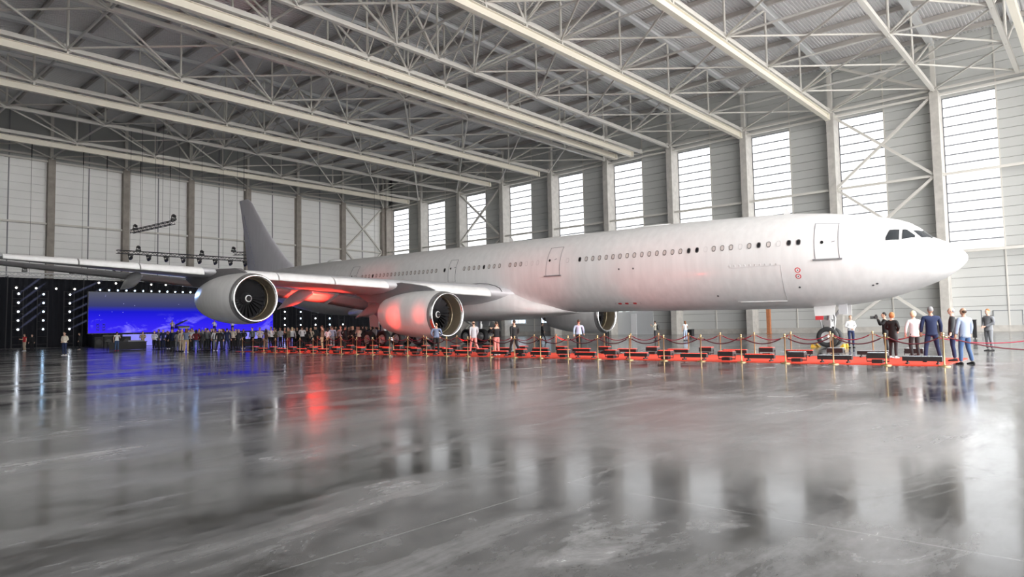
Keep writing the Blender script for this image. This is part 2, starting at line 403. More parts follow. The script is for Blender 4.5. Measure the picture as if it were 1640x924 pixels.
# ------------------------------------------------------------------ airliner; body coordinates: x aft of the nose, y to starboard, z above the fuselage axis
AIR_X, AIR_Y = 39.739, 5.236
def hz(x): return 4.87 + .0165 * x                    # height of the fuselage axis over the floor (nose sits low)
plane = thing('airliner', 'huge white four-engined airliner parked in the hangar, nose right', 'airplane', (AIR_X, AIR_Y, 0), PI / 2)
def aircraft_paint(name, col, rough):
    m = bpy.data.materials.new(name); m.use_nodes = True; nt = m.node_tree; N = nt.nodes; L = nt.links; b = N['Principled BSDF']
    tc = N.new('ShaderNodeTexCoord'); mp = N.new('ShaderNodeMapping'); mp.inputs['Scale'].default_value = (2.2, 2.2, .25)
    nz = N.new('ShaderNodeTexNoise'); nz.inputs['Scale'].default_value = 1.2; nz.inputs['Detail'].default_value = 6
    L.new(tc.outputs['Object'], mp.inputs[0]); L.new(mp.outputs[0], nz.inputs['Vector'])
    mr = N.new('ShaderNodeMapRange'); mr.inputs[1].default_value = .3; mr.inputs[2].default_value = .7; mr.inputs[3].default_value = .93; mr.inputs[4].default_value = 1.03
    L.new(nz.outputs['Fac'], mr.inputs[0])
    sc = N.new('ShaderNodeVectorMath'); sc.operation = 'SCALE'; sc.inputs[0].default_value = col
    L.new(mr.outputs[0], sc.inputs['Scale']); L.new(sc.outputs[0], b.inputs['Base Color'])
    b.inputs['Roughness'].default_value = rough; b.inputs['Coat Weight'].default_value = .25; b.inputs['Coat Roughness'].default_value = .12
    return m
PAINT = aircraft_paint('white_aircraft_paint', (0.80, 0.795, 0.80), .32)
PAINTG = aircraft_paint('light_grey_aircraft_paint', (0.60, 0.60, 0.63), .35)
FINP = aircraft_paint('grey_fin_paint', (0.62, 0.61, 0.66), .4)
ALU = mat('bare_aluminium', (0.80, 0.80, 0.81), .22, 1.0)
DUCT = mat('engine_duct_liner', (0.30, 0.25, 0.18), .35, .6)
FAN = mat('titanium_fan', (0.10, 0.10, 0.11), .35, .8)
DARKG = mat('dark_grey_paint', (0.09, 0.09, 0.10), .5)
LINE = mat('panel_line', (0.27, 0.27, 0.29), .6)
GLASS = mat('cockpit_glass', (0.03, 0.035, 0.04), .06)
SHADE = mat('window_shade', (0.62, 0.57, 0.55), .5)
WDARK = mat('dark_window', (0.015, 0.015, 0.017), .2)
REDP = mat('red_paint', (0.62, 0.05, 0.06), .4)
STRUT = mat('gear_silver', (0.55, 0.55, 0.56), .35, .7)
HUB = mat('wheel_hub', (0.68, 0.68, 0.69), .35, .5)
FX = [(0,-.41,-.41,0.001),(.02,-.30,-.52,.16),(.06,-.22,-.61,.30),(.13,-.12,-.71,.46),(.25,.02,-.84,.66),(.45,.18,-1.03,.90),(.7,.34,-1.21,1.12),(1.05,.53,-1.43,1.36),(1.4,.70,-1.59,1.55),(1.7,.97,-1.71,1.69),(2,1.25,-1.83,1.81),(2.4,1.53,-1.97,1.95),(2.9,1.75,-2.14,2.09),(3.55,1.94,-2.33,2.24),(4.7,2.17,-2.56,2.45),(6.3,2.45,-2.74,2.66),(7.8,2.6,-2.8,2.76),(9.5,2.7,-2.82,2.81),(11.5,2.76,-2.82,2.82),(15,2.82,-2.82,2.82),(20,2.82,-2.82,2.82),(26,2.82,-2.82,2.82),(32,2.82,-2.82,2.82),(38,2.82,-2.82,2.82),(45,2.82,-2.82,2.82),(51,2.82,-2.82,2.82),(55,2.81,-2.7,2.72),(58,2.79,-2.4,2.52),(61,2.74,-1.95,2.25),(64,2.66,-1.38,1.92),(67,2.5,-.72,1.52),(70,2.25,0,1.1),(73,1.9,.65,.62),(74.6,1.62,1.0,.35),(75.1,1.45,1.2,.15)]
def fus(x):
    x = max(0, min(75.1, x))
    for a, b in zip(FX, FX[1:]):
        if x <= b[0]:
            t = (x - a[0]) / (b[0] - a[0]); return [a[i] + (b[i] - a[i]) * t for i in (1, 2, 3)]
def SF(x, th, off=0., side=1):                        # point on the fuselage skin, in plane-local metres with height added
    zt, zb, wd = fus(x); h = (zt - zb) / 2 + off
    return (x, side * (wd + off) * math.cos(th), (zt + zb) / 2 + h * math.sin(th) + hz(x))
def smooth_x():
    xs = [f_[0] for f_ in FX]; return xs
fb = MB(); NS = 56
fb.loft([[SF(x, 2 * PI * k / NS) for k in range(NS)] for x in smooth_x()], True, True)
fuselage = fb.build('fuselage', PAINT, plane)
def patch(b, pts, off=.012, side=1, nsub=1):          # polygon draped on the skin, a little proud, with a rim
    n = len(pts); cx_ = sum(p[0] for p in pts) / n; ct = sum(p[1] for p in pts) / n; rings = [[SF(x, t, -.03, side) for x, t in pts]]
    dense = pts
    for s_ in (1, .75, .5, .25, .02): rings.append([SF(cx_ + (x - cx_) * s_, ct + (t - ct) * s_, off, side) for x, t in dense])
    b.loft(rings, True, True, False); return b
def line_on(b, pts, wd=.03, off=.008, side=1, closed=False, step=.12):
    q = pts + ([pts[0]] if closed else [])
    for (x0, t0), (x1, t1) in zip(q, q[1:]):
        n = max(1, int(math.hypot(x1 - x0, 2.8 * (t1 - t0)) / step))
        P = [SF(x0 + (x1 - x0) * i / n, t0 + (t1 - t0) * i / n, off, side) for i in range(n + 1)]
        for a, c in zip(P, P[1:]): b.bar(a, c, wd, wd * .6)
    return b
# cabin windows: frame with its pane, both sides
oval = [(.115 * math.copysign(abs(math.cos(a)) ** .75, math.cos(a)), .172 * math.copysign(abs(math.sin(a)) ** .75, math.sin(a))) for a in [2 * PI * k / 16 for k in range(16)]]
def oval_mesh(s0, s1, h, nm):
    b = MB(); n = len(oval)
    if s1 == 0: b.add([(x * s0, y * s0, h) for x, y in oval] + [(x * s0, y * s0, -.04) for x, y in oval], [tuple(range(n))] + [(i, (i + 1) % n, n + (i + 1) % n, n + i) for i in range(n)])
    else:
        b.add([(x * s0, y * s0, h) for x, y in oval] + [(x * s1, y * s1, h) for x, y in oval], [(i, (i + 1) % n, n + (i + 1) % n, n + i) for i in range(n)])
        b.add([(x * s0, y * s0, h) for x, y in oval] + [(x * s0, y * s0, -.04) for x, y in oval], [(i, (i + 1) % n, n + (i + 1) % n, n + i) for i in range(n)])
    return b.mesh(nm)
W_RING = oval_mesh(1.0, .76, .02, 'cabin_window'); W_PANE = oval_mesh(.78, 0, .012, 'pane'); W_BLANK = oval_mesh(1.0, .88, .008, 'window_plug')
FRAMEW = mat('window_surround', (0.13, 0.12, 0.12), .5); PLUG = mat('plug_outline', (0.55, 0.54, 0.55), .5)
wins = [(7.21, 'd'), (7.70, 'd'), (8.25, 'b'), (8.78, 's'), (9.32, 'd'), (9.85, 's'), (10.37, 'b'), (10.91, 's'), (11.43, 's'), (11.95, 's'), (12.46, 'b'), (13.0, 'd'), (13.53, 'd')]
wins += [(14.07 + .533 * k, 's') for k in range(14)] + [(21.53, 'd'), (22.57, 'b'), (25.23, 'b'), (25.75, 'b'), (26.28, 'b'), (26.82, 's'), (27.34, 's'), (27.87, 's')]
wins += [(28.93 + .54 * k, 'd' if k == 3 else 's') for k in range(8)] + [(34.98, 'd')] + [(36.0 + .533 * k, 'd' if k == 16 else 's') for k in range(20)] + [(49.0 + .533 * k, 's') for k in range(10)]
for side in (1, -1):
    for x, k in wins:
        zt, zb, wd = fus(x); th = math.asin((.71 - (zt + zb) / 2) / ((zt - zb) / 2)); p = Vector(SF(x, th, 0, side))
        ex = (Vector(SF(x + .2, th, 0, side)) - Vector(SF(x - .2, th, 0, side))).normalized(); ey = (Vector(SF(x, th + .03, 0, side)) - Vector(SF(x, th - .03, 0, side))).normalized()
        nn = ex.cross(ey) * (1 if ex.cross(ey).y * side > 0 else -1)
        mw = Matrix((ex, ey, nn)).transposed().to_4x4(); mw.translation = p
        if k == 'b': obj('window_plug', W_BLANK, PLUG, fuselage, mw); continue
        wo = obj('cabin_window', W_RING, FRAMEW, fuselage, mw)
        obj('pane', W_PANE, WDARK if k == 'd' else SHADE, wo)
# cockpit windows
for side in (1, -1):
    for pts in ([(3.15, .366), (3.16, .437), (3.03, .684), (2.62, .768), (2.59, .414)], [(2.47, .435), (2.49, .793), (2.32, .847), (1.97, .74), (1.96, .646)], [(2.08, .917), (1.8, 1.22), (1.78, 1.5), (1.36, 1.47), (1.38, 1.2), (1.71, .803)]):
        patch(MB(), [(p[0] + (q_[0] - p[0]) * j / 4, p[1] + (q_[1] - p[1]) * j / 4) for p, q_ in zip(pts, pts[1:] + pts[:1]) for j in range(4)], .02, side).build('cockpit_window', GLASS, fuselage)
# doors: outline, sill and little porthole
DOORS = [([(6.50, .80), (5.36, .83), (5.2, -.05), (6.36, -.06)], True, (6.05, .307)), ([(24.31, .66), (23.22, .66), (23.22, -.105), (24.45, -.105)], True, (24.15, .29)), ([(34.5, .56), (33.67, .56), (33.67, -.10), (34.5, -.10)], False, (34.3, .29)), ([(48.1, .66), (47.05, .66), (47.05, -.10), (48.1, -.10)], False, (47.8, .29))]
for side in (1, -1):
    for pts, sill, hole in DOORS:
        d = line_on(MB(), pts, .035, .006, side, True).build('cabin_door', LINE, fuselage)
        if sill: line_on(MB(), [(pts[3][0] + .12, pts[3][1]), (pts[2][0] - .12, pts[2][1])], .13, .03, side).build('sill', mat('door_sill_grey', (.2, .2, .21), .5), d)
        patch(MB(), [(hole[0] + .08 * math.cos(a), hole[1] + .035 * math.sin(a)) for a in [2 * PI * k / 10 for k in range(10)]], .012, side).build('porthole', WDARK, d)
        line_on(MB(), [(hole[0] - .45, hole[1] + .01), (hole[0] - .62, hole[1] + .03)], .05, .01, side).build('handle', LINE, d)
cd = line_on(MB(), [(11.05, -.165), (8.15, -.14), (8.17, -.5), (8.27, -.99), (11.1, -.99)], .022, .004).build('cargo_door', PLUG, fuselage)
line_on(MB(), [(8.3, -1.0), (10.95, -1.0)], .07, .02).build('sill', PAINT, cd)
for k in range(10): line_on(MB(), [(8.4 + k * .29, -.10), (8.4 + k * .29, -.135)], .06, .006).build('hinge', PLUG, cd)
for x, t in ((7.3, -.254), (7.31, -.384)):
    n = 18; patch(MB(), [(x + .15 * math.cos(a), t + .054 * math.sin(a)) for a in [2 * PI * k / n for k in range(n)]], .006).build('red_ring_marking', REDP, fuselage)
    patch(MB(), [(x + .1 * math.cos(a), t + .036 * math.sin(a)) for a in [2 * PI * k / n for k in range(n)]], .010).build('white_disc', PAINT, fuselage)
    patch(MB(), [(x + .035 * math.cos(a), t + .012 * math.sin(a)) for a in [2 * PI * k / 8 for k in range(8)]], .014).build('static_port', WDARK, fuselage)
for x in (19.16, 18.64, 18.03): patch(MB(), [(x + .14 * math.cos(a), -.964 + .035 * math.sin(a)) for a in [2 * PI * k / 10 for k in range(10)]], .01).build('red_marking', REDP, fuselage)
line_on(MB(), [(19.5, -.93), (17.6, -.93), (17.6, -1.0), (19.5, -1.0)], .02, .004, 1, True).build('panel_outline', PLUG, fuselage)
for x, t in ((18.41, -.045), (17.35, -.052), (12.14, -.794), (7.37, -.632), (3.9, -.75), (3.7, -.72)):
    patch(MB(), [(x + .06 * math.cos(a), t + .022 * math.sin(a)) for a in [2 * PI * k / 8 for k in range(8)]], .02).build('drain_port', DARKG, fuselage)
# antennas and dome on the crown
def blade(x, h, c, y=0):
    zt = fus(x)[0] + hz(x) - .05
    MB().loft([[(x - c / 2 + d_, y + s * .03, zt), (x + c / 2 + d_, y + s * .03, zt), (x + c / 2 + d_ + .12, y, zt + h), (x + c * .1 + d_, y, zt + h)][0:4] for d_ in (0,) for s in (-1, 1)], True, True, False).build('blade_antenna', PAINT, fuselage)
blade(8.6, .42, .4); blade(30, .4, .4)
MB().ball((54.6, 0, fus(54.6)[0] + hz(54.6) - .05), 1.1, .6, .32, 20, 8).build('antenna_dome', PAINT, fuselage)
MB().ball((17.5, 0, fus(15)[0] + hz(16) - .02), 1.6, .5, .14, 20, 6).build('antenna_fairing', PAINT, fuselage)
# belly fairing
def belly():
    b = MB(); rings = []
    for x, hw, zt, zb in ((23.9, .5, -2.6, -2.86), (25, 1.5, -2.2, -2.95), (26.5, 2.5, -1.9, -3.06), (28, 2.98, -1.1, -3.2), (30, 3.15, -.7, -3.36), (34, 3.2, -.7, -3.45), (40, 3.2, -.8, -3.45), (44, 3.05, -1.3, -3.3), (47, 2.6, -1.8, -3.05), (50, 1.6, -2.2, -2.88), (51.5, .5, -2.5, -2.84)):
        ring = []
        for k in range(24):
            a = 2 * PI * k / 24; c, s = math.cos(a), math.sin(a); e = .62
            ring.append((x, hw * math.copysign(abs(c) ** e, c), (zt + zb) / 2 + (zt - zb) / 2 * math.copysign(abs(s) ** e, s) + hz(x)))
        rings.append(ring)
    return b.loft(rings)
belly().build('belly_fairing', PAINT, plane)
# wings
def le(y): return 27.97 + .645 * (y - 2.82)
def te(y): return 39.6 + .13 * (y - 2.82) if y < 9.6 else 40.48 + (y - 9.6) * (48.9 - 40.48) / (31.2 - 9.6)
def wz(y): return -1.35 + .0834 * (y - 4)
AF = [(1, .0), (.85, .022), (.65, .048), (.4, .07), (.2, .068), (.08, .048), (.02, .024), (0, 0), (.02, -.02), (.08, -.036), (.2, -.052), (.4, -.055), (.65, -.03), (.85, -.008)]
def wing_pt(y, u, v, side=1):                          # u along the chord, v thickness fraction
    c = te(y) - le(y); tk = 1.05 if y < 10 else 1.05 - .3 * (y - 10) / 21; inc = .055 - .0022 * y
    x = le(y) + u * c; return (x, side * y, wz(y) + v * c * tk + (0.12 - u) * c * inc + hz(x))
ys = [1.5, 2.9, 4.5, 7, 9.6, 13, 17, 21, 25, 29, 31.2]
SL = [(4.3, 9.35), (10.4, 13.40), (13.47, 16.45), (16.52, 19.0), (20.35, 23.45), (23.52, 26.35), (26.42, 29.8)]
for side in (1, -1):
    W = MB().loft([[wing_pt(y, u, v, side) for u, v in AF] for y in ys]).build('wing', PAINTG, plane)
    tip = []
    for t, (dx, dy, dz, c) in enumerate(((0, 0, 0, 1), (.5, .35, .2, .82), (1.4, .75, 1.2, .6), (2.4, 1.1, 2.6, .32))):
        y = 31.2; ch = (te(y) - le(y)) * c; zz = wz(y) + hz(le(y))
        tip.append([(le(y) + dx + u * ch, side * (y + dy - v * ch * (.9 if t > 1 else 0)), zz + dz + v * ch * (1 if t < 2 else .2)) for u, v in AF])
    MB().loft(tip).build('winglet', PAINTG, W)
    for a, b_ in SL:                                   # drooped leading-edge slats
        rings = []
        for k in range(5):
            y = a + (b_ - a) * k / 4; q = []
            p = Vector(wing_pt(y, 0, 0, side)); g_ = .78 if y > 9 else .95
            for u, v in ((.55, .40), (.2, .36), (-.12, .24), (-.33, .06), (-.44, -.14), (-.47, -.3), (-.4, -.38), (-.25, -.34), (-.05, -.12), (.25, .12)):
                g2 = g_ * (1 - .4 * max(0, y - 18) / 12); q.append((p.x - .12 + u * g2, p.y, p.z - .03 + v * g2))
            rings.append(q)
        MB().loft(rings).build('slat', PAINT, W)
    for y0, L_, drop in ((6.6, 5.2, .5), (12.7, 5.0, .5), (17.3, 4.6, .42), (22.6, 4.0, .34)):   # flap-track fairings
        x1 = te(y0) + 1.6; z1 = wing_pt(y0, .7, -.03)[2] - .1
        rings = []
        for t in range(9):
            s = t / 8; x = x1 - L_ + L_ * s; rr = math.sin(PI * min(.97, max(.03, s)) ** .8) ; zc = z1 - .2 - 2.1 * drop * s ** 1.6
            rings.append([(x, side * (y0 + .3 * rr * math.cos(a)), zc + .5 * rr * math.sin(a)) for a in [2 * PI * k / 10 for k in range(10)]])
        MB().loft(rings).build('flap_track_fairing', PAINTG, W)
    for a, b_ in ((3.3, 9.4), (9.7, 16.0), (16.05, 22.0), (22.05, 29.5)):                        # flaps and aileron
        rings = []
        for k in range(4):
            y = a + (b_ - a) * k / 3; c = te(y) - le(y); fc = min(1.9, .2 * c)
            p = Vector(wing_pt(y, .93, -.004, side)); rings.append([(p.x + u * fc, p.y, p.z - .08 - u * fc * .42 + v * fc) for u, v in ((0, 0), (.2, .08), (.6, .06), (1, 0), (.6, -.04), (.2, -.06))])
        MB().loft(rings).build('flap', PAINTG, W)
for side in (1, -1): MB().tube([wing_pt(3.25, u, v + .006, side) for u, v in ((.0, .0), (.02, .024), (.06, .042), (.12, .058), (.2, .068), (.3, .07))], .03, 6).build('wing_root_seam', DARKG, plane)
# tail
def airfoil_ring(f_le, f_te, tk, mk): return [mk(f_le + u * (f_te - f_le), v * tk * (f_te - f_le)) for u, v in AF]
fin = MB(); fr = []
for xl, xt, z in ((62.0, 72.6, 2.2), (62.6, 73.0, 2.9), (63.3, 73.15, 3.3), (64.7, 73.35, 4.2), (66.8, 73.75, 5.9), (69.4, 74.35, 8.3), (72.1, 75.1, 11.06), (72.7, 75.3, 11.45), (73.2, 75.35, 11.66)):
    fr.append([(x, y_, z + hz(x)) for x, y_ in [(xl + u * (xt - xl), v * .8 * (xt - xl)) for u, v in [(1, .004), (.7, .03), (.4, .06), (.15, .05), (.03, .02), (0, 0), (.03, -.02), (.15, -.05), (.4, -.06), (.7, -.03), (1, -.004)]]])
fin_o = fin.loft(fr).build('fin', FINP, plane)
for s in (1, -1): line_f = MB().bar((70.97, s * .22, 3.2 + hz(71)), (73.96, s * .12, 9.74 + hz(74)), .04, .03).build('rudder_line', mat('rudder_seam', (.22, .23, .34), .5), fin_o)
for side in (1, -1):
    rings = []
    for y, xl, xt, z in ((.5, 64.8, 71.5, 1.35), (1.6, 65.6, 71.8, 1.45), (5.5, 68.2, 72.9, 1.85), (9.9, 71.2, 74.1, 2.3), (10.3, 72.2, 74.2, 2.33)):
        rings.append([(xl + u * (xt - xl), side * y, z + v * .7 * (xt - xl) + hz(xl)) for u, v in AF])
    MB().loft(rings).build('tailplane', PAINTG, plane)
# engines
NPROF = [(1.275, .55), (1.26, .3), (1.285, .12), (1.34, .03), (1.395, 0.0)]
OPROF = [(1.395, 0.0), (1.45, .04), (1.50, .16), (1.545, .36)]
CPROF = [(1.545, .36), (1.585, .8), (1.61, 1.4), (1.615, 2.1), (1.59, 3.0), (1.52, 4.0), (1.40, 4.9), (1.26, 5.6), (1.17, 6.0)]
fan_bl = MB()
for k in range(1):
    fan_bl.add([(0, 0, .38), (.16, .05, .38), (-.05, -.1, .85), (.2, .13, .85), (-.1, -.17, 1.21), (.2, .2, 1.21)], [(0, 1, 3, 2), (2, 3, 5, 4)], True)
FANB = fan_bl.mesh('fan_blade')
def engine(x0, y0, z0, lab, side):
    E = MB().lathe(CPROF, 48, 'x'); E = E.build('engine_nacelle', PAINT, plane); E.location = (x0, y0, z0); E.rotation_euler = (0, -.03, 0)
    E['label'] = lab
    MB().lathe(OPROF, 48, 'x').build('anti_ice_band', mat('nacelle_dark_band', (.16, .155, .16), .4), E)
    lip = MB().lathe([(1.29, .14), (1.32, .05), (1.36, .005), (1.40, -.02), (1.44, .0), (1.475, .07), (1.50, .15)], 48, 'x').build('intake_lip', ALU, E)
    MB().lathe([(1.285, .1), (1.262, .3), (1.26, .6), (1.265, 1.25)], 48, 'x').build('intake_duct', DUCT, E)
    MB().lathe([(1.262, .92), (1.24, .93), (1.24, 1.0), (1.262, 1.01)], 48, 'x').build('fan_ring', mat('fan_ring_brass', (.35, .29, .2), .3, .7), E)
    MB().lathe([(1.25, 1.5), (.3, 1.5)], 32, 'x', False).build('fan_backing', BLACK, E)
    sp = MB().lathe([(.01, .72), (.09, .8), (.2, .98), (.31, 1.15), (.38, 1.32)], 24, 'x').build('spinner', FAN, E)
    MB().lathe([(.17, .93), (.20, .955), (.225, 1.0), (.2, 1.0)], 24, 'x').build('spinner_ring', WHITE, sp)
    for k in range(24): obj('fan_blade', FANB, FAN, E, Matrix.Translation((1.2, 0, 0)) @ Matrix.Rotation(2 * PI * k / 24, 4, 'X'))
    MB().lathe([(1.17, 6.0), (1.12, 5.9), (1.1, 5.0)], 40, 'x').build('nozzle_inner', DARKG, E)
    MB().lathe([(.80, 4.9), (.74, 6.0), (.60, 6.9), (.57, 6.9), (.5, 6.5)], 32, 'x').build('core_nozzle', mat('hot_metal', (.22, .2, .2), .4, .8), E)
    MB().lathe([(.42, 6.3), (.3, 7.2), (.04, 7.9)], 24, 'x').build('exhaust_cone', mat('hot_metal', (.22, .2, .2)), E)
    # strake and pylon
    MB().add([(.9, -side * .95, 1.25), (2.1, -side * .98, 1.26), (2.1, -side * 1.28, 1.55), (1.5, -side * 1.2, 1.45), (.9, -side * .97, 1.27), (2.1, -side * 1.0, 1.28), (2.1, -side * 1.3, 1.57), (1.5, -side * 1.22, 1.47)], [(0, 1, 2, 3), (7, 6, 5, 4), (0, 4, 5, 1), (1, 5, 6, 2), (2, 6, 7, 3), (3, 7, 4, 0)]).build('strake', PAINT, E)
    ay = abs(y0); pb = []
    for xx, zt, zb, hw in ((1.3, 1.66, 1.5, .05), (2.4, 1.95, 1.4, .2), (4.6, wing_pt(ay, .02, 0)[2] - z0 + .05, 1.1, .28), (6.2, wing_pt(ay, .2, 0)[2] - z0, .75, .28), (8.5, wing_pt(ay, .45, 0)[2] - z0, .9, .2), (10.2, wing_pt(ay, .65, 0)[2] - z0 - .1, 1.5, .06)):
        pb.append([(xx, -hw, zb), (xx, hw, zb), (xx, hw, zt), (xx, -hw, zt)])
    MB().loft(pb, True, True, False).build('pylon', mat('pylon_grey', (.17, .165, .175), .5), E)
engine(27.5, 9.37, 2.36, 'inboard engine of the near wing, washed in red light', 1)
engine(34.0, 19.3, 3.52, 'outboard engine of the near wing before the blue screen', 1)
engine(27.5, -9.37, 2.36, 'inboard engine of the far wing', -1)
engine(34.0, -19.3, 3.52, 'outboard engine of the far wing', -1)
# landing gear
def wheel_mesh(R, wd, nm):
    return MB().lathe([(R * .52, -wd * .36), (R * .62, -wd * .46), (R * .86, -wd * .5), (R * .97, -wd * .36), (R, 0), (R * .97, wd * .36), (R * .86, wd * .5), (R * .62, wd * .46), (R * .52, wd * .36)], 28, 'y').mesh(nm)
def hub_mesh(R, wd, nm): return MB().lathe([(.03, -wd * .42), (R * .2, -wd * .42), (R * .24, -wd * .3), (R * .45, -wd * .25), (R * .54, -wd * .4), (R * .54, wd * .4), (R * .45, wd * .25), (R * .24, wd * .3), (R * .2, wd * .42), (.03, wd * .42)], 20, 'y').mesh(nm)
TY, HB_ = wheel_mesh(.69, .52, 'wheel'), hub_mesh(.69, .52, 'hub'); TYN, HBN = wheel_mesh(.565, .42, 'wheel'), hub_mesh(.565, .42, 'hub')
def wheel(par, x, y, R, ty, hb):
    w_ = obj('wheel', ty, RUBBER, par, Matrix.Translation((x, y, R))); obj('hub', hb, HUB, w_)
for y0, xg, lab in ((5.6, 39.3, 'near main landing gear bogie'), (-5.6, 39.3, 'far main landing gear bogie'), (0, 41.4, 'centre landing gear bogie')):
    g_ = MB().tube([(xg, y0, .69), (xg - .1, y0, 1.5), (xg - .2, y0, 3.6)], [.2, .24, .3], 12); g_.tube([(xg, y0, 1.3), (xg + .2, y0 * .55, 2.6)], .12, 8); g_.tube([(xg - .1, y0, 1.6), (xg - 1.3, y0, 3.0)], .09, 8)
    g_.bar((xg - 1.1, y0, .69), (xg + 1.1, y0, .69), .26, .3)
    g_ = g_.build('main_landing_gear', STRUT, plane); g_['label'] = lab
    for dx in (-.99, .99):
        MB().tube([(xg + dx, y0 - .72, .69), (xg + dx, y0 + .72, .69)], .1, 8).build('axle', STRUT, g_)
        for dy in (-.7, .7): wheel(g_, xg + dx, y0 + dy, .69, TY, HB_)
    if y0: MB().bar((xg + .1, y0 * 1.14, 1.7), (xg - .1, y0 * 1.2, 3.6), .06, 1.2, (1, 0, 0)).build('gear_door', PAINTG, g_)
ng = MB().tube([(6.62, 0, .56), (6.62, 0, 1.3), (6.5, 0, 2.6)], [.11, .13, .16], 12); ng.tube([(6.62, 0, 1.25), (5.7, 0, 2.5)], .07, 8); ng.tube([(6.62, -.36, .56), (6.62, .36, .56)], .08, 8)
ng.tube([(6.8, 0, .7), (7.05, 0, 1.0), (6.78, 0, 1.35)], .05, 6); ng.box(6.45, 6.8, -.3, .3, 1.15, 1.5)
ng.tube([(6.3, .2, .9), (6.2, .25, 1.6), (6.4, .15, 2.3)], .03, 6); ng.tube([(6.9, .2, .9), (7.0, .2, 1.5), (6.7, .15, 2.2)], .03, 6)
ng = ng.build('nose_landing_gear', STRUT, plane)
for dy in (-.36, .36): wheel(ng, 6.62, dy, .565, TYN, HBN)
dr = MB().add([(7.15, .62, 1.72), (6.15, .62, 1.78), (6.05, .52, 2.5), (7.25, .52, 2.5)] + [(7.15, .58, 1.72), (6.15, .58, 1.78), (6.05, .48, 2.5), (7.25, .48, 2.5)], [(0, 1, 2, 3), (7, 6, 5, 4), (0, 4, 5, 1), (1, 5, 6, 2), (2, 6, 7, 3), (3, 7, 4, 0)]).build('gear_door', PAINT, ng)
MB().box(6.72, 7.13, .57, .64, 1.52, 1.74).build('red_flag', REDP, dr)
MB().box(5.55, 6.0, -.5, -.46, 1.75, 2.5).build('gear_door', PAINT, ng)
MB().box(5.5, 5.95, .44, .5, 1.8, 2.55).build('gear_door', PAINTG, ng)
MB().box(6.35, 6.5, .15, .3, 1.55, 1.75).build('taxi_light', WHITE, ng)

# ------------------------------------------------------------------ stage: curtain, screen, platform, lights
CURT = mat('black_curtain', (0.008, 0.009, 0.014), .9)
c_ = MB(); fr0, fr1 = [], []
n = 700
for k in range(n + 1):
    x = 8 + 70.0 * k / n; y = 100.6 + .12 * math.sin(x * 9) + .05 * math.sin(x * 23)
    fr0.append((x, y, 0.02)); fr1.append((x, y, 8.75))
c_.loft([fr0, fr1], False, False); c_.loft([[(x, y + .06, z) for x, y, z in fr1], [(x, y + .06, z) for x, y, z in fr0]], False, False)
c_.build('stage_curtain', CURT, label='long black pleated curtain behind the stage', cat='curtain')
def screen_material():
    m = bpy.data.materials.new('led_sky_picture'); m.use_nodes = True; nt = m.node_tree; N = nt.nodes; L = nt.links
    N.remove(N['Principled BSDF']); em = N.new('ShaderNodeEmission'); L.new(em.outputs[0], N['Material Output'].inputs[0])
    tc = N.new('ShaderNodeTexCoord'); sp = N.new('ShaderNodeSeparateXYZ'); L.new(tc.outputs['Generated'], sp.inputs[0])
    rp = N.new('ShaderNodeValToRGB'); e = rp.color_ramp; L.new(sp.outputs['Z'], rp.inputs[0])
    e.elements[0].color = (.035, .018, .62, 1); e.elements[1].position = 1.0; e.elements[1].color = (.07, .075, .10, 1)
    for p, c in ((.25, (.02, .012, .62, 1)), (.52, (.008, .008, .45, 1)), (.66, (.03, .034, .12, 1))):
        q = e.elements.new(p); q.color = c
    mp = N.new('ShaderNodeMapping'); mp.inputs['Scale'].default_value = (5.5, 1, 2.6); L.new(tc.outputs['Generated'], mp.inputs[0])
    nz = N.new('ShaderNodeTexNoise'); nz.inputs['Scale'].default_value = 1.6; nz.inputs['Detail'].default_value = 7; nz.inputs['Roughness'].default_value = .62; nz.inputs['Distortion'].default_value = .6
    L.new(mp.outputs[0], nz.inputs['Vector'])
    cl = N.new('ShaderNodeMapRange'); cl.inputs[1].default_value = .54; cl.inputs[2].default_value = .74; L.new(nz.outputs['Fac'], cl.inputs[0])
    lo = N.new('ShaderNodeMapRange'); lo.inputs[1].default_value = .5; lo.inputs[2].default_value = .22; L.new(sp.outputs['Z'], lo.inputs[0])
    mu = N.new('ShaderNodeMath'); mu.operation = 'MULTIPLY'; L.new(cl.outputs[0], mu.inputs[0]); L.new(lo.outputs[0], mu.inputs[1])
    mx = N.new('ShaderNodeMix'); mx.data_type = 'RGBA'; L.new(mu.outputs[0], mx.inputs[0]); L.new(rp.outputs[0], mx.inputs[6]); mx.inputs[7].default_value = (.2, .17, .8, 1)
    vo = N.new('ShaderNodeTexVoronoi'); vo.inputs['Scale'].default_value = 9; mp2 = N.new('ShaderNodeMapping'); mp2.inputs['Scale'].default_value = (4.8, 0.01, 1); L.new(tc.outputs['Generated'], mp2.inputs[0]); L.new(mp2.outputs[0], vo.inputs['Vector'])
    st = N.new('ShaderNodeMath'); st.operation = 'LESS_THAN'; st.inputs[1].default_value = .055; L.new(vo.outputs['Distance'], st.inputs[0])
    ad = N.new('ShaderNodeMix'); ad.data_type = 'RGBA'; L.new(st.outputs[0], ad.inputs[0]); L.new(mx.outputs[2], ad.inputs[6]); ad.inputs[7].default_value = (.45, .45, .9, 1)
    L.new(ad.outputs[2], em.inputs[0]); em.inputs[1].default_value = 0.62
    return m
scr = thing('led_screen', 'wide LED screen showing a starry blue cloudscape', 'screen', (28.4, 98.0, 0))
MB().box(0, 25.4, 0, .05, 1.72, 7.05).build('display', screen_material(), scr)
MB().box(-.08, 25.48, .05, .3, 1.62, 7.13).build('housing', BLACK, scr)
for k in range(6): MB().box(.5 + k * 4.9 - .06, .5 + k * 4.9 + .06, .1, .25, 0, 1.65).build('support_leg', BLACK, scr)
logo = MB()
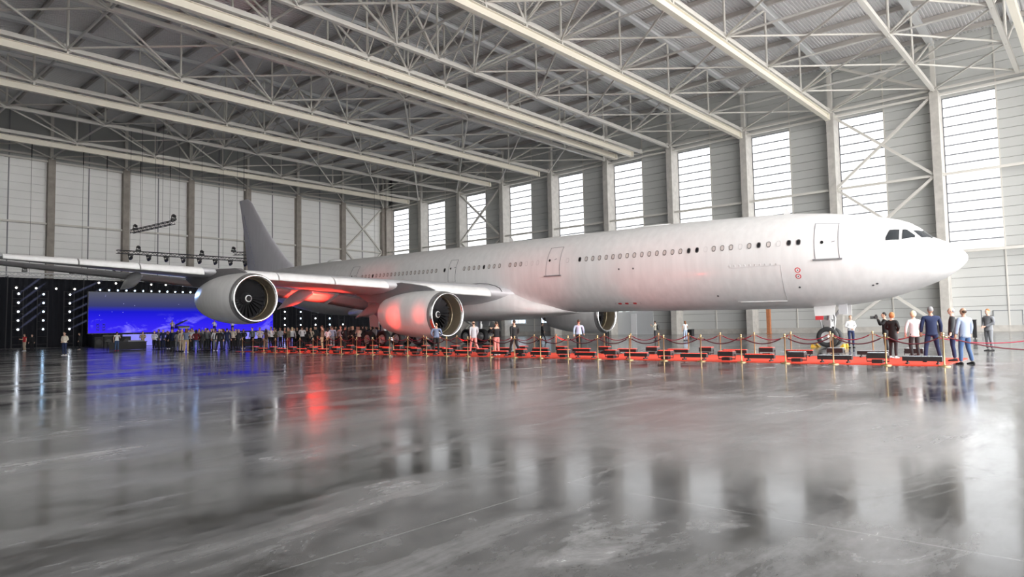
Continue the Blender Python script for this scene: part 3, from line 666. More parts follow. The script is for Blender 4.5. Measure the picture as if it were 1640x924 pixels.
for a in range(2):
    for k in range(3): logo.bar((.9 + a * .7, -.02, 2.0 + k * .35), (1.25 + a * .7, -.02, 2.25 + k * .35), .05, .05); logo.bar((.9 + a * .7, -.02, 2.25 + k * .35), (1.25 + a * .7, -.02, 2.0 + k * .35), .05, .05)
logo.build('corner_emblem', mat('emblem_navy', (.02, .02, .12), .5), scr)
st = thing('stage', 'low stage with a glowing pale blue front below the screen', 'stage', (28.4, 92.5, 0))
MB().box(0, 25.6, .06, 5.3, 0, 1.5).build('platform', BLACK, st)
apron = mat('led_apron', (.3, .3, .5), .4, emit=(.16, .15, .9), es=.36)
for k in range(12): MB().box(2.2 + k * 1.95 + .02, 2.2 + (k + 1) * 1.95 - .02, 0, .06, .04, 1.5).build('front_panel', apron, st)
LAMP = mat('stage_lamp_lens', (.9, .95, 1), .3, emit=(.82, .9, 1.0), es=9)
LAMPB = mat('blue_lamp_lens', (.6, .8, 1), .3, emit=(.45, .70, 1.0), es=9)
WARM = mat('warm_lamp_lens', (1, .95, .85), .3, emit=(1, .95, .88), es=7)
def beam_material():
    m = bpy.data.materials.new('lit_haze'); m.use_nodes = True; nt = m.node_tree; N = nt.nodes; N.remove(N['Principled BSDF'])
    e = N.new('ShaderNodeEmission'); e.inputs[0].default_value = (.5, .55, 1, 1); e.inputs[1].default_value = .09
    nt.links.new(e.outputs[0], N['Material Output'].inputs['Volume']); return m
HAZE = beam_material()
BEAMS = MB()
LENSM = MB().lathe([(.02, -.03), (.08, -.025), (.1, 0), (.1, .03)], 12, 'y', True).mesh('lens')
HOUS = MB().lathe([(.19, .02), (.2, .1), (.15, .3), (.06, .36)], 12, 'y', True).mesh('housing')
YOKE = MB().tube([(-.22, .15, 0), (-.22, .15, .22), (0, .15, .3), (.22, .15, .22), (.22, .15, 0)], .025, 6).mesh('yoke')
def stage_light(x, y, z, lens, label, group, s=1.0, beam=None, floor=False):
    t = thing('stage_light', label, 'spotlight', (x, y, z), 0, group); t.scale = (s, s, s)
    obj('lens', LENSM, lens, t); obj('housing', HOUS, BLACK, t); obj('yoke', YOKE, BLACK, t)
    if beam: BEAMS.tube([Vector((x, y - .06, z)) + Vector(beam) * s_ for s_ in (0.02, .3, .6, .85, 1.1)], [.09, .14, .15, .1, .01], 10)
    return t
def lattice(b, p, q, wd, r=.03, step=.5):
    p = Vector(p); q = Vector(q); d = (q - p); L = d.length; d.normalize(); up = Vector((0, 0, 1)) if abs(d.z) < .9 else Vector((0, 1, 0))
    a = d.cross(up).normalized() * wd / 2; c = a.cross(d).normalized() * wd / 2; cs = [a + c, a - c, -a - c, -a + c]
    for e in cs: b.tube([p + e, q + e], r, 5)
    n = max(2, int(L / step))
    for k in range(n):
        s0 = p + d * L * k / n; s1 = p + d * L * (k + 1) / n
        for i in range(4):
            u, v = (cs[i], cs[(i + 1) % 4]) if k % 2 else (cs[(i + 1) % 4], cs[i]); b.tube([s0 + u, s1 + v], r * .6, 4, False)
    return b
TRUSSM = mat('silver_truss', (.55, .56, .58), .35, .8); TRUSSB = mat('black_truss', (.03, .03, .035), .5)
names3 = ['leftmost', 'second', 'third', 'fourth', 'fifth', 'sixth', 'seventh', 'last']
for n, (x, lens, bm_) in enumerate(((21.0, LAMP, (3.0, .9, 2.6)), (23.55, LAMPB, None), (26.35, LAMP, (4.2, .9, 2.2)), (55.9, LAMP, None), (58.7, LAMPB, None), (61.4, LAMP, None), (64.1, LAMPB, None), (66.7, LAMP, None))):
    T = thing('light_tower', '%s black ladder tower of stage spotlights by the curtain' % names3[n], 'light tower', (x, 98.3, 0), group='light towers')
    b = MB()
    for s in (-.55, .55): b.tube([(s, .2, 0), (s, .2, 7.1)], .04, 6)
    for k in range(8): b.tube([(-.55, .2, .5 + .93 * k), (.55, .2, .5 + .93 * k)], .025, 5)
    b.build('ladder_frame', TRUSSB, T); MB().box(-.8, .8, -.2, .8, 0, .06).build('base_plate', BLACK, T)
    zs = [2.32 + 1.075 * k for k in range(5)] if n < 3 else [2.5 + 1.05 * k for k in range(3 if n in (3, 4) else 2 if n < 7 else 1)]
    for k, z in enumerate(zs):
        stage_light(x, 98.1, z, lens, 'round spotlight, %s from the bottom of the %s light tower' % (ordn(k), names3[n]), 'tower spotlights', 1.0, bm_)
BEAMS.weld().build('light_beams', HAZE, label='faint slanting shafts of blue light in the stage haze', cat='light beam', kind='stuff')
tr = thing('lighting_truss', 'long silver lighting truss along the top of the black curtain', 'lighting truss', (8, 98.6, 9.0))
lattice(MB(), (0, 0, 0), (40, 0, 0), .45, .04, .6).build('lattice', TRUSSM, tr)
for k in range(5): MB().tube([(4 + 8 * k, 0, -.2), (4 + 8 * k, .5, -8.95)], .05, 6).build('support_pole', TRUSSB, tr)
for k, x in enumerate((20.8, 22.8, 24.9, 26.9)): stage_light(x, 98.3, 7.35, WARM, 'bright flood lamp on the curtain, %s from the left' % ordn(k), 'curtain flood lamps', .95)
for k, x in enumerate((29.6, 31.6, 33.9, 36.0, 37.9, 40.2)): stage_light(x, 98.2, 8.25, WARM, 'warm flood lamp in the row above the screen lamps, %s from the left' % ordn(k), 'upper row lamps', .95)
for k in range(13): stage_light(29.6 + 1.04 * k, 97.7, 7.3, LAMPB, 'blue-white spotlight along the top edge of the screen, %s from the left' % ordn(k), 'screen edge lamps', .9)
def moving_head(b, x, y, z, up):                       # base box, forked arm and barrel head
    s = 1 if up else -1
    b.box(x - .22, x + .22, y - .18, y + .18, z, z + s * .16) if up else b.box(x - .22, x + .22, y - .18, y + .18, z - .16, z)
    for e in (-.2, .2): b.box(x + e - .03, x + e + .03, y - .06, y + .06, min(z, z + s * .5), max(z, z + s * .5))
    b.tube([(x - .05, y - .2, z + s * .32), (x + .1, y + .25, z + s * .62)], [.19, .15], 10); return b
def head_light(x, y, z, up, label, group):
    t = thing('moving_head_light', label, 'spotlight', (x, y, z), 0, group)
    b = MB(); s = 1 if up else -1; b.box(-.24, .24, -.26, .26, min(0, s * .2), max(0, s * .2)); b.build('base', BLACK, t)
    MB().bar((-.22, 0, s * .2), (-.22, 0, s * .55), .06, .12).bar((.22, 0, s * .2), (.22, 0, s * .55), .06, .12).build('yoke', BLACK, t)
    MB().tube([(0, -.28, s * .42), (0, .05, s * .55), (0, .25, s * .62)], [.19, .2, .12], 10).build('head', BLACK, t)
for k, x in enumerate((21.6, 26.6, 29.3, 31.4)): head_light(x, 98.4, 9.3, True, 'black moving-head light standing on the curtain truss, %s from left' % ordn(k), 'curtain truss heads')
# trusses hung from the roof
def hung(name_, p, q, label, wd=.4, cables=2):
    p = Vector(p); q = Vector(q); t = thing('hung_truss', label, 'lighting truss', p)
    lattice(MB(), (0, 0, 0), q - p, wd, .045, .55).build('lattice', TRUSSB if name_ == 'b' else TRUSSM, t)
    for k in range(cables):
        s = (q - p) * ((k + .5) / cables); MB().tube([s, s + Vector((0, 0, EAVE - p.z - .15))], .018, 5).build('suspension_cable', BLACK, t)
    return p, q
p, q = hung('b', on_ground(211, 371, 14.6), on_ground(278, 356, 14.6), 'short black truss hung high above the wing at a slant')
head_light(p.x + .3, p.y - .3, p.z + .25, True, 'black moving-head light on the far end of the slanted truss', 'high truss heads'); head_light(q.x, q.y, q.z + .25, True, 'black moving-head light on the near end of the slanted truss', 'high truss heads')
p, q = hung('b', (29.7, 92.2, 11.8), (47.6, 92.2, 11.8), 'long dark lighting truss hung above the near wing', .4, 6)
for k in range(8): head_light(31.3 + 2.15 * k, 92.2, 11.58, False, 'black moving-head light hanging from the long truss, %s from left' % ordn(k), 'long truss heads')
for k, x in enumerate((32.2, 40.2)): head_light(x, 92.2, 12.03, True, 'black moving-head light standing on the long truss, %s one' % ('left' if k == 0 else 'right'), 'long truss top heads')
p, q = hung('b', CAM_C + ray(374, 406) * (92.2 / ray(374, 406).y), CAM_C + ray(396, 406) * (92.2 / ray(396, 406).y), 'short black truss stub beside the tail fin'); head_light(p.x, p.y, p.z + .25, True, 'black moving-head light on the truss stub beside the fin', 'fin truss head')
p, q = hung('b', (68.4, 92.2, 12.95), (73.3, 92.2, 12.95), 'small grey truss just over the fuselage behind the fin', .4, 4); head_light(70.7, 92.2, 13.18, True, 'black moving-head light on the small truss behind the fin', 'fin truss head')
for k, px in enumerate((51, 134, 172, 226, 273)):     # bare chain-hoist cables below the last crane rail
    d = ray(px, 250); P = CAM_C + d * (103.3 / d.y); b = MB().tube([(P.x, 103.3, 26.32), (P.x, 103.3, 9.4)], .02, 5).tube([(P.x, 103.3, 26.32), (P.x, 103.3, 24.6)], .06, 6)
    b.build('hoist_cable', BLACK, label='thin hoist cable hanging before the back wall, %s from left' % ordn(k), cat='cable', group='hoist cables')
# stage furniture
def wbox(name, x0, x1, y0, y1, z0, z1, mt_, label, cat): return MB().box(x0, x1, y0, y1, z0, z1)
sub = thing('speaker_stack', 'wide black speaker stack at the left end of the stage', 'speaker', (27.2, 91.6, 0))
for k in range(4): MB().box(.05 + k * 1.02, 1.0 + k * 1.02, 0, .9, 0.02, 1.25).build('cabinet', mat('speaker_black', (.02, .02, .022), .7), sub); MB().lathe([(.02, -.01), (.3, -.03), (.36, -.005)], 16, 'y', True).build('cone', mat('speaker_cone', (.05, .05, .05), .6), sub).location = (.52 + k * 1.02, 0, .62)
def desk(x, y, wd, label):
    t = thing('equipment_desk', label, 'desk', (x, y, 0)); BL = mat('desk_black', (.015, .015, .018), .6)
    MB().box(-wd / 2, wd / 2, -.4, .4, .72, .78).build('table_top', BL, t); MB().box(-wd / 2 + .05, wd / 2 - .05, -.36, -.33, .02, .72).build('skirt', BL, t)
    for sx in (-1, 1): MB().box(sx * wd / 2 - sx * .1 - .03, sx * wd / 2 - sx * .1 + .03, .3, .36, 0, .72).build('leg', BL, t)
    return t
e = on_ground(203, 560); t = desk(e.x, e.y, 3.4, 'black draped equipment desk with screens before the stage')
MB().add([(-1.2, -.1, .8), (-.4, -.1, .8), (-.4, .2, 1.35), (-1.2, .2, 1.35), (-1.2, -.05, .8), (-.4, -.05, .8), (-.4, .25, 1.35), (-1.2, .25, 1.35)], [(0, 1, 2, 3), (7, 6, 5, 4), (0, 4, 5, 1), (1, 5, 6, 2), (2, 6, 7, 3), (3, 7, 4, 0)]).build('monitor', BLACK, t)
MB().box(.0, 1.4, -.35, .25, .78, .9).build('mixing_console', mat('console_grey', (.25, .27, .3), .4), t)
e = on_ground(397, 555); desk(e.x, e.y, 4.2, 'black draped table among the crowd under the outboard engine')
e = on_ground(265, 557); desk(e.x, e.y, 2.2, 'black draped table behind the navy-suited man')
pi_ = thing('grand_piano', 'black grand piano with open lid on the stage', 'piano', (38.2, 93.6, 1.5))
MB().loft([[(-.75, -.7, z), (.75, -.7, z), (.75, .2, z), (.45, .9, z), (.1, 1.1, z), (-.4, 1.0, z), (-.75, .5, z)] for z in (.65, .98)], True, True, False).build('case', BLACK, pi_)
MB().loft([[(-.75, -.3, 1.0 + d_), (.7, -.3, 1.75 + d_), (.7, .2, 1.75 + d_), (.3, .9, 1.55 + d_), (-.4, 1.0, 1.18 + d_), (-.75, .5, 1.0 + d_)] for d_ in (0, .04)], True, True, False).build('lid', BLACK, pi_)
for x, y in ((-.6, -.5), (.6, -.5), (0, .8)): MB().tube([(x, y, 0), (x, y, .66)], [.04, .07], 8).build('leg', BLACK, pi_)
MB().box(-.65, .65, -.95, -.68, .68, .74).build('keyboard', WHITE, pi_)

# ------------------------------------------------------------------ red carpet, rope barriers, floor lights
CARPET = mat('red_carpet', (0.80, 0.06, 0.025), .9, noise=.12, nscale=2.5)
MB().box(24.15, 28.95, 4.0, 49.5, 0.0, .025).build('red_carpet', CARPET, label='long red carpet running beside the aircraft between ropes', cat='carpet')
BASEM = MB().lathe([(.02, 0), (.16, 0), (.165, .012), (.15, .028), (.05, .04), (.028, .07)], 20, 'z', True).mesh('base')
POSTM = MB().lathe([(.022, .05), (.022, .9), (.03, .91), (.03, .95), (.02, .96)], 12, 'z', True).mesh('pole')
FINM = MB().lathe([(.012, .955), (.035, .97), (.042, .995), (.03, 1.02), (.004, 1.035)], 12, 'z', True).mesh('finial')
front = [3.9 + 1.572 * k for k in range(29)]; back = [5.55 + 1.572 * k for k in range(27)]
VELV = mat('velvet_rope', (0.28, 0.012, 0.035), .75); VELVD = mat('dark_velvet_rope', (0.10, 0.012, 0.02), .8)
def stanchion(x, y, label, group):
    t = thing('stanchion', label, 'barrier post', (x, y, 0.0), 0, group)
    obj('base', BASEM, GOLD, t); obj('pole', POSTM, GOLD, t); obj('finial', FINM, GOLD, t)
def rope(a, b, label, group, mt_, sag=.22):
    a = Vector(a); b = Vector(b); n = 10; e_ = (b - a).normalized() * .06; a += e_; b -= e_; d = (b - a); pts = []
    for k in range(n + 1):
        s = k / n; pts.append(d * s + Vector((0, 0, -sag * 4 * s * (1 - s))))
    t = thing('velvet_rope', label, 'rope', a, 0, group)
    MB().tube(pts, .022, 6).build('cord', mt_, t)
    for e, f_ in ((pts[0], pts[1]), (pts[-1], pts[-2])): MB().tube([e, e + (f_ - e).normalized() * .07], .026, 6).build('hook', GOLD, t)
for nm, X, ys_ in (('front', 23.9, front), ('back', 29.2, back)):
    for k, y in enumerate(ys_):
        stanchion(X, y, 'brass rope post in the %s row, %s from the right end' % (nm, ordn(k)), nm + ' row posts')
        if k: rope((X, ys_[k - 1], .9), (X, y, .9), 'red velvet rope of the %s row, %s from the right end' % (nm, ordn(k - 1)), nm + ' row ropes', VELVD if nm == 'front' else VELV)
stanchion(27.6, -.6, 'brass rope post out at the far right, nearer post', 'corner posts'); stanchion(34.0, 1.2, 'brass rope post out at the far right, farther post', 'corner posts'); stanchion(36.2, 2.6, 'brass rope post behind the man in grey suit', 'corner posts')
rope((23.9, 3.9, .9), (27.6, -.6, .9), 'dark velvet rope sweeping right from the front row end', 'corner ropes', VELVD, .45)
rope((29.2, 5.55, .9), (34.0, 1.2, .9), 'bright red velvet rope sweeping right from the back row end', 'corner ropes', VELV, .42)
rope((36.2, 2.6, .98), (43, .5, .9), 'dark rope at the right edge behind the man in grey suit', 'corner ropes', VELVD, .35)
LEDR = mat('red_led_strip', (.5, .05, .04), .3, emit=(1, .06, .03), es=.5); LEDW = mat('pale_led_strip', (.5, .55, .6), .25)
HSG = mat('lamp_housing', (.016, .016, .018), .45)
BARM = MB().box(-.09, .09, -.55, .55, .1, .24).mesh('housing'); BARL = MB()
for k in range(10): BARL.box(-.07, .07, -.52 + k * .105, -.52 + k * .105 + .085, .235, .262)
BARL = BARL.mesh('led_strip'); BARF = MB()
for s in (-.42, .42): BARF.box(-.14, .14, s - .03, s + .03, 0.0, .05); BARF.box(-.03, .03, s - .02, s + .02, .04, .11)
BARF = BARF.mesh('foot')
PARM = MB().box(-.16, .16, -.3, .3, .16, .34).mesh('head'); PARL = MB()
for k in range(6): PARL.box(-.13, .13, -.28 + k * .095, -.28 + k * .095 + .075, .335, .36)
PARL = PARL.mesh('led_strip'); PARY = MB().tube([(0, -.33, .25), (0, -.33, .06), (0, .33, .06), (0, .33, .25)], .022, 6).box(-.12, .12, -.16, .16, 0, .12).mesh('yoke')
def floor_light(x, y, long_, red, label, group):
    z = .025 if 24.15 < x < 28.95 else 0
    t = thing('led_bar_light' if long_ else 'wash_light', label, 'floor light', (x, y, z), 0, group)
    l = LEDR if red else LEDW
    if long_: obj('housing', BARM, HSG, t); obj('led_strip', BARL, l, t); obj('foot', BARF, HSG, t)
    else: obj('head', PARM, HSG, t); obj('led_strip', PARL, l, t); obj('yoke', PARY, HSG, t)
cnt = {}
for nm, X, y, step in (('front', 24.6, 4.6, 1.3), ('back', 28.55, 5.6, 1.37)):
    k = 0
    while y < 47.5:
        lg = k % 2 == (0 if nm == 'front' else 1); kk = cnt.get((nm, lg), 0); cnt[(nm, lg)] = kk + 1
        floor_light(X + (0 if lg else .1), y, lg, y > 9, '%s on the carpet\'s %s edge, %s from the right' % ('long LED bar light' if lg else 'boxy LED wash light', nm, ordn(kk)), 'carpet floor lights')
        y += step; k += 1
def spot(x, y, z, tgt, power, ang, col=(1, .05, .03), r=.15, name='red_floor_spot'):
    l = bpy.data.lights.new(name, 'SPOT'); l.energy = power; l.color = col; l.spot_size = ang; l.spot_blend = 1.0; l.shadow_soft_size = r
    o = bpy.data.objects.new(name, l); COL.objects.link(o); o.location = (x, y, z)
    o.rotation_euler = (Vector(tgt) - Vector((x, y, z))).to_track_quat('-Z', 'Y').to_euler()
# red light thrown up by the floor lamps at the engine, the wing underside and the fuselage side
spot(25.0, 36.6, .45, (AIR_X - 11, AIR_Y + 31.4, 2.2), 800, .5)
spot(25.0, 33.0, .45, (AIR_X - 11, AIR_Y + 28.6, 2.4), 380, .38)
spot(28.6, 45.5, .45, (AIR_X - 11.5, AIR_Y + 41, 4.3), 3200, 1.0)
spot(28.6, 41.0, .45, (AIR_X - 12, AIR_Y + 37.5, 4.2), 1600, .9)
spot(28.6, 30.0, .45, (AIR_X - 2.8, AIR_Y + 25.5, 5.6), 420, .9)
spot(28.6, 22.6, .45, (AIR_X - 2.8, AIR_Y + 16.0, 4.8), 300, 1.0)
spot(28.6, 49, .45, (AIR_X - 2.8, AIR_Y + 44, 6.6), 500, .6)
spot(26.0, 88, 8.6, (AIR_X - 19.3, AIR_Y + 39, 3.2), 26000, .22, (.3, .5, 1), .2, 'blue_stage_spot')
# chocks, bollard and bits along the wall
YEL = mat('yellow_rubber', (.85, .5, .05), .6)
for k, (dx, dy) in enumerate(((-.75, .36), (.75, .36), (-.75, -.36), (.75, -.36))):
    s = 1 if dx > 0 else -1; X, Y = AIR_X - dy, AIR_Y + 6.62 + dx
    MB().add([(-.18, -.12, 0), (.18, -.12, 0), (.18, .12, 0), (-.18, .12, 0), (-.18, .1 * s, .2), (.18, .1 * s, .2), (.18, .06 * s, .2), (-.18, .06 * s, .2)], [(3, 2, 1, 0), (4, 5, 6, 7), (0, 1, 5, 4), (1, 2, 6, 5), (2, 3, 7, 6), (3, 0, 4, 7)]).build('wheel_chock', YEL, label='yellow wheel chock %s the %s nose wheel' % ('behind' if dx > 0 else 'in front of', 'near' if dy > 0 else 'far'), cat='chock', group='nose wheel chocks').location = (X, Y, 0)
d = rw(1231.5, 520, COL_X - 1.2); bo = thing('bollard', 'square rusty orange post standing before the right wall', 'post', (COL_X - 1.2, d.y, 0))
RUST = mat('rusty_orange', (.42, .16, .07), .7, noise=.15, nscale=4)
MB().box(-.22, .22, -.22, .22, .04, 3.1).build('shaft', RUST, bo); MB().box(-.3, .3, -.3, .3, 0, .06).build('base_plate', RUST, bo); MB().box(-.24, .24, -.24, .24, 3.1, 3.16).build('cap', RUST, bo)
for k, (px, lab) in enumerate(((1106, 'small black tool trolley by the wall behind the woman in blue'), (1562, 'tall black case behind the man in light blue blazer'))):
    e = on_ground(px, 540 if k == 0 else 543); t = thing('equipment_case', lab, 'case', e); h = .8 if k == 0 else 1.3
    wd = .3 if k == 0 else .12
    MB().box(-wd, wd, -wd, wd, .1, h).build('body', BLACK, t); MB().box(-wd - .03, wd + .03, -wd - .03, wd + .03, h, h + .06).build('lid', HSG, t)
    for sx in (-.08, .08): MB().lathe([(.06, -.03), (.06, .03)], 10, 'y', True).build('caster', RUBBER, t).location = (sx, 0, .06)

# ------------------------------------------------------------------ people
def skin_mesh(name, V, E, Rr, root=0, sub=1):
    me = bpy.data.meshes.new(name + '_skeleton'); me.from_pydata([tuple(v) for v in V], E, []); o = bpy.data.objects.new(name + '_skeleton', me); COL.objects.link(o)
    md = o.modifiers.new('skin', 'SKIN'); md.use_smooth_shade = True; md.branch_smoothing = .4
    sv = me.skin_vertices[0].data
    for i, r in enumerate(Rr): sv[i].radius = r if isinstance(r, tuple) else (r, r); sv[i].use_root = (i == root)
    s = o.modifiers.new('sub', 'SUBSURF'); s.levels = sub; s.render_levels = sub
    dg = bpy.context.evaluated_depsgraph_get(); dg.update()
    out = bpy.data.meshes.new_from_object(o.evaluated_get(dg)); out.name = name
    bpy.data.objects.remove(o); bpy.data.meshes.remove(me)
    return out
V3 = lambda *a: Vector(a)
def pose(lk=(0, 0, 0), rk=(0, 0, 0), la=(0, 0, 0), ra=(0, 0, 0), le_=(.27, .0, 1.16), lw=(.28, -.06, .92), re_=(-.27, .0, 1.16), rw_=(-.28, -.06, .92), lean=0.0, turn=0.0):
    return dict(lk=V3(.10, -.02, .49) + V3(*lk), rk=V3(-.10, -.02, .49) + V3(*rk), la=V3(.11, .02, .085) + V3(*la), ra=V3(-.11, .02, .085) + V3(*ra),
                le=V3(*le_), lw=V3(*lw), re=V3(*re_), rw=V3(*rw_), lean=lean, turn=turn)
POSES = {
    'stand': pose(),
    'wide': pose(lk=(.06, 0, 0), rk=(-.05, -.02, 0), la=(.11, 0, 0), ra=(-.1, 0, 0)),
    'clasp': pose(le_=(.26, .03, 1.17), lw=(.05, -.22, 1.02), re_=(-.26, .03, 1.17), rw_=(-.05, -.22, 1.03)),
    'phone': pose(le_=(.24, -.14, 1.2), lw=(.08, -.34, 1.36), re_=(-.24, -.14, 1.2), rw_=(-.07, -.34, 1.38)),
    'camera': pose(le_=(.25, -.16, 1.24), lw=(.06, -.3, 1.5), re_=(-.25, -.16, 1.22), rw_=(-.06, -.28, 1.52), lean=-.03),
    'walk': pose(lk=(0, -.16, .01), rk=(0, .06, 0), la=(0, -.30, .0), ra=(0, .36, .07), le_=(.26, .1, 1.17), lw=(.27, .12, .93), re_=(-.26, -.04, 1.17), rw_=(-.25, -.2, .97)),
    'talk': pose(le_=(.27, 0, 1.17), lw=(.27, -.05, .92), re_=(-.27, -.02, 1.18), rw_=(-.2, -.28, 1.22), lk=(.02, -.03, 0)),
    'pocket': pose(le_=(.3, .06, 1.17), lw=(.2, -.08, .97), re_=(-.3, .06, 1.17), rw_=(-.2, -.08, .97), lk=(.03, 0, 0), la=(.05, 0, 0)),
    'back': pose(le_=(.27, .1, 1.17), lw=(.06, .2, .98), re_=(-.27, .1, 1.17), rw_=(-.06, .2, .97)),
    'lookup': pose(le_=(.26, -.02, 1.16), lw=(.2, -.2, 1.08), re_=(-.26, -.02, 1.16), rw_=(-.16, -.2, 1.1), turn=.5),
}
_pc = {}
def limb(V, E, R, start, pts):
    for p, r in pts: V.append(p); R.append(r); E.append((start, len(V) - 1)); start = len(V) - 1
    return start
def body_mesh(pn, female=False):
    k = ('body', pn, female)
    if k in _pc: return _pc[k]
    q = POSES[pn]; L = V3(0, q['lean'], 0); V, E, R = [], [], []; sw = .175 if female else .195
    V.append(V3(0, 0, .96)); R.append((.15, .105))
    b = limb(V, E, R, 0, [(V3(0, 0, 1.08) + L * .3, (.125 if female else .14, .095)), (V3(0, .01, 1.26) + L * .7, (.15, .105)), (V3(0, .01, 1.38) + L, (.13, .085))]); ch = b
    limb(V, E, R, ch, [(V3(0, .01, 1.47) + L, .058), (V3(0, 0, 1.56) + L, .055)])
    for s, e_, w_ in ((1, q['le'], q['lw']), (-1, q['re'], q['rw'])):
        limb(V, E, R, ch, [(V3(s * sw, .01, 1.40) + L, .058), ((V3(s * sw, .01, 1.40) + L + e_) / 2, .047), (e_ + L * .5, .04), ((e_ + w_) / 2, .038), (w_, .027)])
    for s, kn, an in ((1, q['lk'], q['la']), (-1, q['rk'], q['ra'])):
        limb(V, E, R, 0, [(V3(s * .095, 0, .88), .085), ((V3(s * .095, 0, .88) + kn) / 2, .075), (kn, .053), ((kn + an) / 2 + V3(0, .015, .03), .052), (an, .036)])
    me = skin_mesh('body', V, E, R)
    b = MB()                                            # head with nose, ears and chin, and both hands, joined to the body
    hc = V3(0, -.012, 1.635) + L
    def H(x, y, z):
        c, s = math.cos(q['turn']), math.sin(q['turn']); return hc + V3(x * c - y * s, x * s + y * c, z)
    rings = []
    for i in range(13):
        a = -PI / 2 + PI * i / 12; cz = math.sin(a); rr = max(.03, math.cos(a)); jaw = .86 if cz < -.3 else 1
        rings.append([H(.074 * rr * jaw * math.cos(t), .093 * rr * math.sin(t) - (.012 if cz < -.3 else 0), .118 * cz) for t in [2 * PI * j / 16 for j in range(16)]])
    b.loft(rings)
    b.add([H(-.014, -.085, -.02), H(.014, -.085, -.02), H(0, -.118, -.018), H(0, -.09, .03)], [(0, 1, 2), (0, 2, 3), (1, 3, 2), (0, 3, 1)], True)
    for s in (-1, 1): b.ball(H(s * .076, .005, -.005), .012, .022, .034, 6, 5)
    for e_, w_, s in ((q['le'], q['lw'], 1), (q['re'], q['rw'], -1)):
        d = (w_ - e_).normalized(); sd = d.cross(V3(0, 1, 0)); sd = (sd if sd.length > .2 else V3(1, 0, 0)).normalized(); nrm = d.cross(sd).normalized(); c = w_ + d * .05
        b.tube([w_ - d * .015, w_ + d * .03, w_ + d * .085], [.026, .036, .032], 8)
        for j, (o_, ln) in enumerate(((-.028, .06), (-.01, .072), (.009, .068), (.027, .052))):
            p0 = w_ + d * .08 + sd * o_; p1 = p0 + d * ln * .55 + nrm * .008; p2 = p0 + d * ln * .95 + nrm * .026; b.tube([p0, p1, p2], [.0095, .009, .007], 5)
        p0 = w_ + d * .03 - sd * .03; b.tube([p0, p0 - sd * .022 + d * .03, p0 - sd * .02 + d * .062 + nrm * .01], [.012, .011, .008], 5)
    hm = b.mesh('tmp'); bm = bmesh.new(); bm.from_mesh(me); bm.from_mesh(hm); bm.to_mesh(me); bm.free(); bpy.data.meshes.remove(hm)
    me.polygons.foreach_set('use_smooth', [True] * len(me.polygons))
    _pc[k] = me; return me
def top_mesh(pn, kind, female=False):
    k = ('top', pn, kind, female)
    if k in _pc: return _pc[k]
    q = POSES[pn]; L = V3(0, q['lean'], 0); V, E, R = [], [], []; sw = .18 if female else .205
    hem = {'jacket': .80, 'shirt': .93, 'tee': .92, 'dress': .62, 'coat': .58}[kind]; g = .028 if kind in ('jacket', 'coat') else .018
    V.append(V3(0, 0, 1.08) + L * .3); R.append(((.138 if female else .152) + g, .105 + g))
    limb(V, E, R, 0, [(V3(0, 0, (hem + 1.0) / 2), (.165 + g, .12 + g)), (V3(0, 0, hem), (.17 + g + (.03 if hem < .85 else 0), .125 + g))])
    ch = limb(V, E, R, 0, [(V3(0, .01, 1.26) + L * .7, (.165 + g, .115 + g)), (V3(0, .01, 1.39) + L, (.145 + g * .6, .09 + g * .5))])
    limb(V, E, R, ch, [(V3(0, .01, 1.475) + L, .068)])
    for s, e_, w_ in ((1, q['le'], q['lw']), (-1, q['re'], q['rw'])):
        sh = V3(s * sw, .01, 1.405) + L
        pts = [(sh, .066 + g * .6), ((sh + e_) / 2, .056 + g * .5)]
        if kind not in ('tee', 'dress'): pts += [(e_ + L * .5, .047 + g * .5), ((e_ + w_) / 2, .043 + g * .4), (w_ - (w_ - e_) * .06, .036 + g * .4)]
        limb(V, E, R, ch, pts)
    _pc[k] = skin_mesh('top', V, E, R); return _pc[k]
def bottom_mesh(pn, kind):
    k = ('bot', pn, kind)
    if k in _pc: return _pc[k]
    q = POSES[pn]
    if kind == 'skirt': me = MB().loft([[(rx * math.cos(t), ry * math.sin(t), z) for t in [2 * PI * j / 20 for j in range(20)]] for z, rx, ry in ((1.0, .15, .11), (.9, .185, .135), (.7, .2, .15), (.52, .21, .16))]).mesh('skirt')
    else:
        V, E, R = [V3(0, 0, .97)], [], [(.165, .12)]
        limb(V, E, R, 0, [(V3(0, 0, 1.03), (.155, .112))])
        for s, kn, an in ((1, q['lk'], q['la']), (-1, q['rk'], q['ra'])):
            pts = [(V3(s * .098, 0, .87), .098), ((V3(s * .098, 0, .87) + kn) / 2, .088), (kn + V3(0, 0, .02 if kind != 'shorts' else .06), .068)]
            if kind != 'shorts': pts += [((kn + an) / 2 + V3(0, .012, .03), .064), (an + V3(0, 0, .0), .056)]
            limb(V, E, R, 0, pts)
        me = skin_mesh('trousers', V, E, R)
    _pc[k] = me; return me
def shoe_mesh(pn):
    k = ('shoe', pn)
    if k in _pc: return _pc[k]
    q = POSES[pn]; b = MB()
    for an in (q['la'], q['ra']):
        z0 = an.z - .085; rings = []
        for y, w_, h in ((.085, .025, .05), (.06, .036, .085), (.0, .04, .09), (-.08, .045, .06), (-.15, .042, .045), (-.185, .02, .03)):
            rings.append([(an.x + w_ * math.cos(t), an.y + y, z0 + h / 2 + h / 2 * math.sin(t)) for t in [2 * PI * j / 10 for j in range(10)]])
        b.loft(rings)
    _pc[k] = b.mesh('shoes'); return _pc[k]
